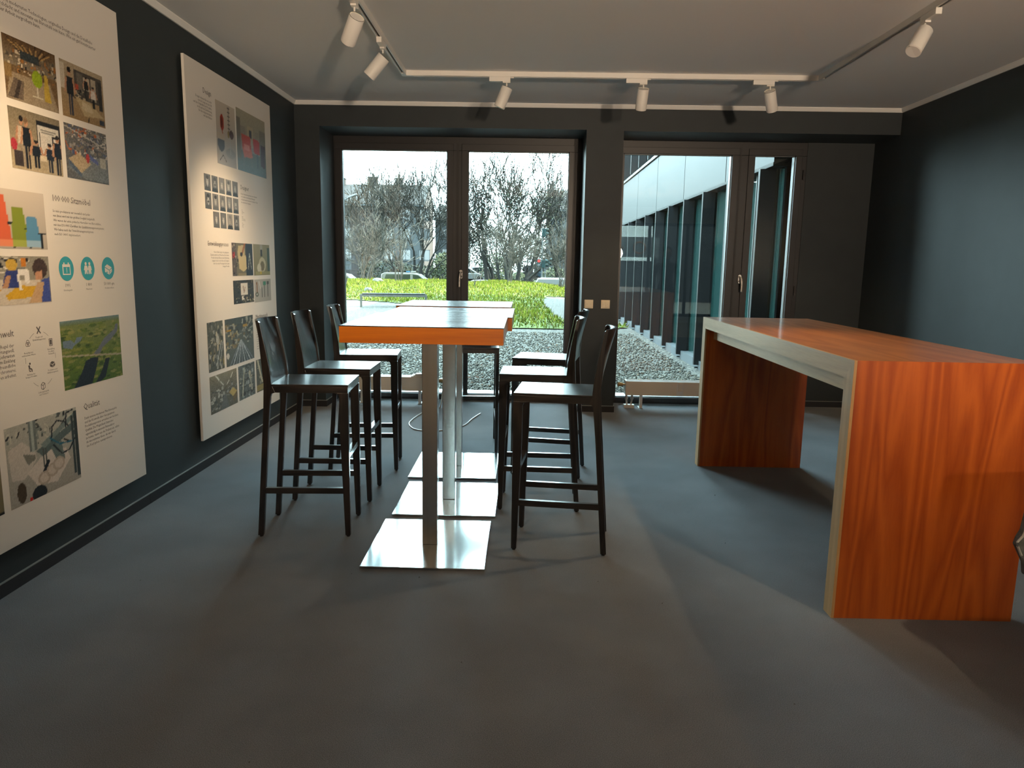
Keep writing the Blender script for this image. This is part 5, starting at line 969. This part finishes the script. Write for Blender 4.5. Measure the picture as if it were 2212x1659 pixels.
def car(label, x, y, z, prof, cab, wid, paint, rz=0, extra=None, cat='car', name='car', win=()):
    """prof / cab: side outlines (x, z); cab holds the glass band"""
    o = thing(name, label, cat, (x, y, z), rz, 'vehicles on the street')
    MB().prism(prof, 'y', -wid / 2, wid / 2).build('body', paint, o, bevel=.06)
    MB().prism(cab, 'y', -wid / 2 + .08, wid / 2 - .08).build('cabin', paint, o, bevel=.05)
    for P in win:
        for s in (-1, 1): ya = s * (wid / 2 - .08); MB().prism(P, 'y', min(ya, ya + s * .012), max(ya, ya + s * .012)).build('side_window', M['cglass'], o)
    xs = [p_[0] for p_ in prof]; L0, L1 = min(xs), max(xs)
    for wx in (L0 + .8, L1 - .8):
        for s in (-1, 1): MB().cyl((wx, s * (wid / 2 - .2), .31), (wx, s * (wid / 2 + .01), .31), .31, n=18).build('wheel', M['tyre'], o)
    return o
box_van = [(-2.2, .25), (2.2, .25), (2.25, .75), (1.55, 1.0), (-2.2, 1.05)]
v = car('ivory taxi van passing behind the forked shrub', -8.85, 57, -1.16, box_van, [(-2.18, 1.04), (1.6, 1.0), (.75, 1.62), (.3, 1.73), (-1.9, 1.73), (-2.12, 1.62)], 1.8, M['cbeige'], win=([(-1.95, 1.1), (.08, 1.1), (.08, 1.60), (-1.75, 1.60)], [(.28, 1.1), (1.30, 1.08), (.68, 1.56), (.28, 1.60)]))
MB().box(.05, .40, -.25, .25, 1.73, 1.86).build('roof_sign', M['cbeige'], v, bevel=.03); MB().cyl((-.35, -.02, 1.80), (-.05, -.02, 1.80), .05, n=12).build('roof_badge', M['signblue'], v)
sedan = [(-2.2, .25), (2.2, .25), (2.25, .62), (1.3, .86), (-2.1, .9), (-2.25, .6)]; scab = [(-1.9, .88), (1.25, .85), (.45, 1.36), (-.1, 1.45), (-.9, 1.42)]; swin = ([(-1.45, .92), (-.3, .92), (-.3, 1.35), (-.8, 1.34)], [(-.2, .92), (.95, .90), (.35, 1.28), (-.2, 1.36)])
car('white car at the left window edge behind the tangled shrub', -13.1, 53, -1.16, [(a, b * 1.15) for a, b in sedan], [(a, b * 1.25 - .1) for a, b in scab], 1.8, M['cwhite'], win=[[(a, b * 1.25 - .1) for a, b in P] for P in swin])
car('dark car whose roof shows above the mound in the right sash', -2.65, 50, -1.16, sedan, scab, 1.8, M['cdark'], win=swin)
car('white delivery van roof behind the mound at the right', 2.1, 48, -1.16, [(-2.4, .25), (2.4, .25), (2.4, 1.66), (-1.3, 1.66), (-1.75, .98), (-2.4, .9)], [(-1.5, 1.0), (2.3, 1.0), (2.3, 1.70), (-1.15, 1.70)], 1.9, M['cwhite'], name='delivery_van', cat='van', win=([(-1.45, 1.05), (-.7, 1.05), (-.7, 1.58), (-1.1, 1.58)],))
car('distant silver car parked beyond the leaning tree', -6.1, 76, -0.5, sedan, scab, 1.8, M['cwhite'], win=swin)
car('distant dark car parked right of the silver one', -4.6, 77.5, -0.45, sedan, scab, 1.8, M['cdark'], rz=.2, win=swin)
car('blue lorry cab standing at the junction', 1.35, 78, -0.4, [(-.5, .3), (.62, .3), (.62, 1.0), (-.5, 1.0)], [(-.5, 1.0), (.62, 1.0), (.58, 1.75), (-.46, 1.75)], 1.9, M['cblue'], name='lorry', cat='lorry', win=([(-.4, 1.1), (.5, 1.1), (.48, 1.6), (-.38, 1.6)],))
ub = thing('utility_cabinet', 'dark square utility cabinet left of the traffic lights', 'cabinet', (0.28, 74, -0.55)); MB().box(-.45, .45, -.3, .3, 0, 1.70).build('housing', M['brickdark'], ub); MB().box(-.48, .48, -.33, .33, 1.70, 1.76).build('lid', M['brickdark'], ub); MB().box(-.02, .02, -.31, -.3, .05, 1.65).build('door_gap', M['black'], ub)
def signal(label, x, y, h_, heads):
    o = thing('traffic_light', label, 'traffic light', (x, y, -1.14), 0, 'traffic lights at the junction'); MB().cyl((0, 0, 0), (0, 0, h_), .055, .045, 12).build('pole', M['pole'], o, smooth=True)
    for hx, hz, n_l, lit, face in heads:
        b = MB(); b.box(hx - .13, hx + .13, -.12, .12, hz, hz + n_l * .27); q = b.build('signal_head', M['sigbox'], o, bevel=.02); MB().box(min(0, hx), max(0, hx), -.025, .025, hz + .06, hz + .10).build('bracket', M['pole'], o)
        for k in range(n_l):
            zc_ = hz + .135 + k * .27; on = lit == k
            if face == 'y': MB().cyl((hx, -.122, zc_), (hx, -.135, zc_), .095, n=16).build('lens', M['redlamp'] if on else M['black'], q)
            else: MB().cyl((hx + .13, 0, zc_ + .09), (hx + .30, 0, zc_ + .06), .11, .10, 12).build('visor', M['sigbox'], q); MB().cyl((hx + .13, 0, zc_), (hx + .142, 0, zc_), .095, n=14).build('lens', M['black'], q)
signal('tall traffic light pole with a lit red pedestrian signal', 1.12, 52, 4.80, [(-.22, 2.34, 2, 1, 'y'), (.10, 2.28, 2, -1, 'x'), (.10, 4.42, 2, -1, 'x')])
signal('shorter traffic light pole at the right of the tall one', 1.38, 52.5, 3.10, [(.14, 2.38, 2, -1, 'x')])
sl_ = thing('street_lamp', 'pale street lamp arm before the brownish roof at left', 'street lamp', (-14.5, 59, -1.1)); MB().ring_tube([(0, 0, 0), (0, 0, 6.9), (.15, 0, 7.2), (.55, 0, 7.42)], [.07, .05, .045, .04], 8).build('pole', M['pole'], sl_, smooth=True); MB().prism([(.45, 7.34), (1.15, 7.62), (1.12, 7.72), (.45, 7.50)], 'y', -.12, .12).build('lamp_head', M['cwhite'], sl_, bevel=.02)

# ------------------------------------------------------------------ office wing seen through the right window
M['fascia'] = matx('silver_fascia_panel', (0.078, 0.080, 0.080), 0.5); M['fin'] = matx('dark_perforated_fin', (0.020, 0.021, 0.023), 0.5, noise=(60, .35)); M['wingglass'] = matx('teal_tinted_glazing', (0.060, 0.175, 0.160), 0.03, spec=1.0, coat=1.0); M['mull'] = matx('pale_aluminium_mullion', (0.20, 0.24, 0.24), 0.4); M['ledge'] = matx('pale_concrete_ledge', (0.21, 0.23, 0.24), 0.7, noise=(2, .1)); M['fasciaedge'] = matx('dark_fascia_joint', (.03, .035, .035), .6)
wg = thing('office_wing', 'low office wing with dark vertical fins and silver fascia', 'building', (2.5, 7.76, 0)); Lw = 19.6
MB().box(.42, 9, .01, Lw, -.1, 6.6).build('wall', M['fin'], wg)
MB().box(0, .42, .01, Lw, -.12, .07).build('ledge', M['ledge'], wg)
MB().box(-.01, .16, .0, Lw, 2.425, 2.46).build('fascia_drip', M['fasciaedge'], wg)
k = 0; y = -.0
joints = [0.0] + [1.86 + 2.5 * i for i in range(8)]
for a, b in zip(joints, joints[1:]): MB().box(0, .42, a + .012, min(b, Lw) - .012, 2.46, 3.46).build('fascia_panel', M['fascia'], wg, bevel=.003)
MB().box(-.03, .42, .0, Lw, 3.475, 3.53).build('fascia_rail', M['mull'], wg)
for zi, (za, zb) in enumerate(((.07, 2.425), (3.53, 6.2))):
    for i in range(16):
        yc = .20 + 1.25 * i
        if yc > Lw - .3: break
        MB().prism([(-.065, yc + .03), (.09, yc - .02), (.09, yc + .04), (-.065, yc + .09)], 'z', za - (.06 if zi == 0 else 0), zb - .004).build('fin', M['fin'], wg)
        if zi == 0: MB().cyl((-.05, yc + .06, -.03), (.02, yc + .06, -.03), .012, n=8).build('fin_bracket', M['mull'], wg)
        MB().box(.12, .14, yc + .06, yc + 1.25 + .0, za, zb).build('glass_pane', M['wingglass'], wg)
        MB().box(.08, .17, yc + .02, yc + .055, za, zb).build('mullion', M['mull'], wg); MB().box(.08, .15, yc + .60, yc + .625, za, zb).build('mullion', M['mull'], wg)
MB().box(.12, .14, .02, .22, .07, 2.425).build('glass_pane', M['wingglass'], wg)
MB().box(-.2, 9, .0, Lw + .1, 6.2, 6.6).build('roof_edge', M['fascia'], wg)
# the storeys over and beside the room
ob = MB(); ob.box(-12, 6.42, -3.85, 7.74, 3.04, 6.6); ob.box(-12, -2.36, -3.85, 7.74, -.1, 3.03); ob.box(3.58, 11.5, 1.85, 7.74, -.1, 3.03); struct('wall_outer', ob, M['fin'])
rh = thing('brick_building', 'dark brick building across the rear yard', 'building', (0, -16, 0)); MB().box(-14, 20, -.5, 0, -.1, 11).build('wall', M['brickdark'], rh); MB().box(2.6, 5.2, 0, .05, 1.6, 3.2).build('pale_panel', M['paper'], rh)  # put in to shut out the sky behind the rear window
# hoarding across the rear yard, mirrored faintly in the right window
M['sheet'] = matx('banner_sheet', (.5, .5, .48), .6)
hb = thing('banner', 'white banner with orange lettering across the rear yard', 'banner', (3.1, -7.5, 0)); MB().box(-.9, .9, -.03, 0, 1.65, 2.25).build('sheet', M['sheet'], hb)
for x in (-.85, .85): MB().cyl((x, -.06, -.08), (x, -.06, 2.25), .03, n=10).build('post', M['pole'], hb)
M['orange'] = matx('orange_print', (.62, .16, .02), .6)
MB().box(-.8, -.25, 0, .004, 2.02, 2.14).build('lettering', M['orange'], hb)
q = MB(); [q.ring_tube([(.30 + .17 * math.cos(a), .003, 1.93 + .17 * math.sin(a)), (.30 + .17 * math.cos(a + .4), .003, 1.93 + .17 * math.sin(a + .4))], .028, 6) for a in [i * .42 for i in range(15)]]; q.build('emblem', M['orange'], hb)
q = MB(); q.box(-.80, -.72, 0, .004, 1.72, 1.96); q.prism([(-.72, 1.84), (-.56, 1.72), (-.46, 1.72), (-.64, 1.85), (-.46, 1.96), (-.56, 1.96)], 'y', 0, .004); q.box(-.42, -.18, 0, .004, 1.90, 1.96); q.box(-.34, -.26, 0, .004, 1.72, 1.90); q.build('lettering', M['orange'], hb)

# white lint specks on the carpet
V = []
for x, y in ((-.75, 1.85), (.82, 1.72), (.27, 1.42), (-.45, 3.10), (-.76, 3.12), (-1.66, 3.0), (.35, 3.1), (1.05, 3.6), (-.2, 2.4), (.6, 2.9), (1.2, 4.4), (.9, 2.2)):
    s_ = R.uniform(.002, .004); V += [(x - s_, y, .003), (x + s_, y - s_, .004), (x + s_ * .5, y + s_, .007), (x - s_, y + s_, .004)]
soup('carpet_lint', np.array(V), np.arange(len(V)).reshape(-1, 4), np.full((len(V), 3), .75), M['stone'], 'tiny white lint specks scattered on the dark carpet', 'lint')
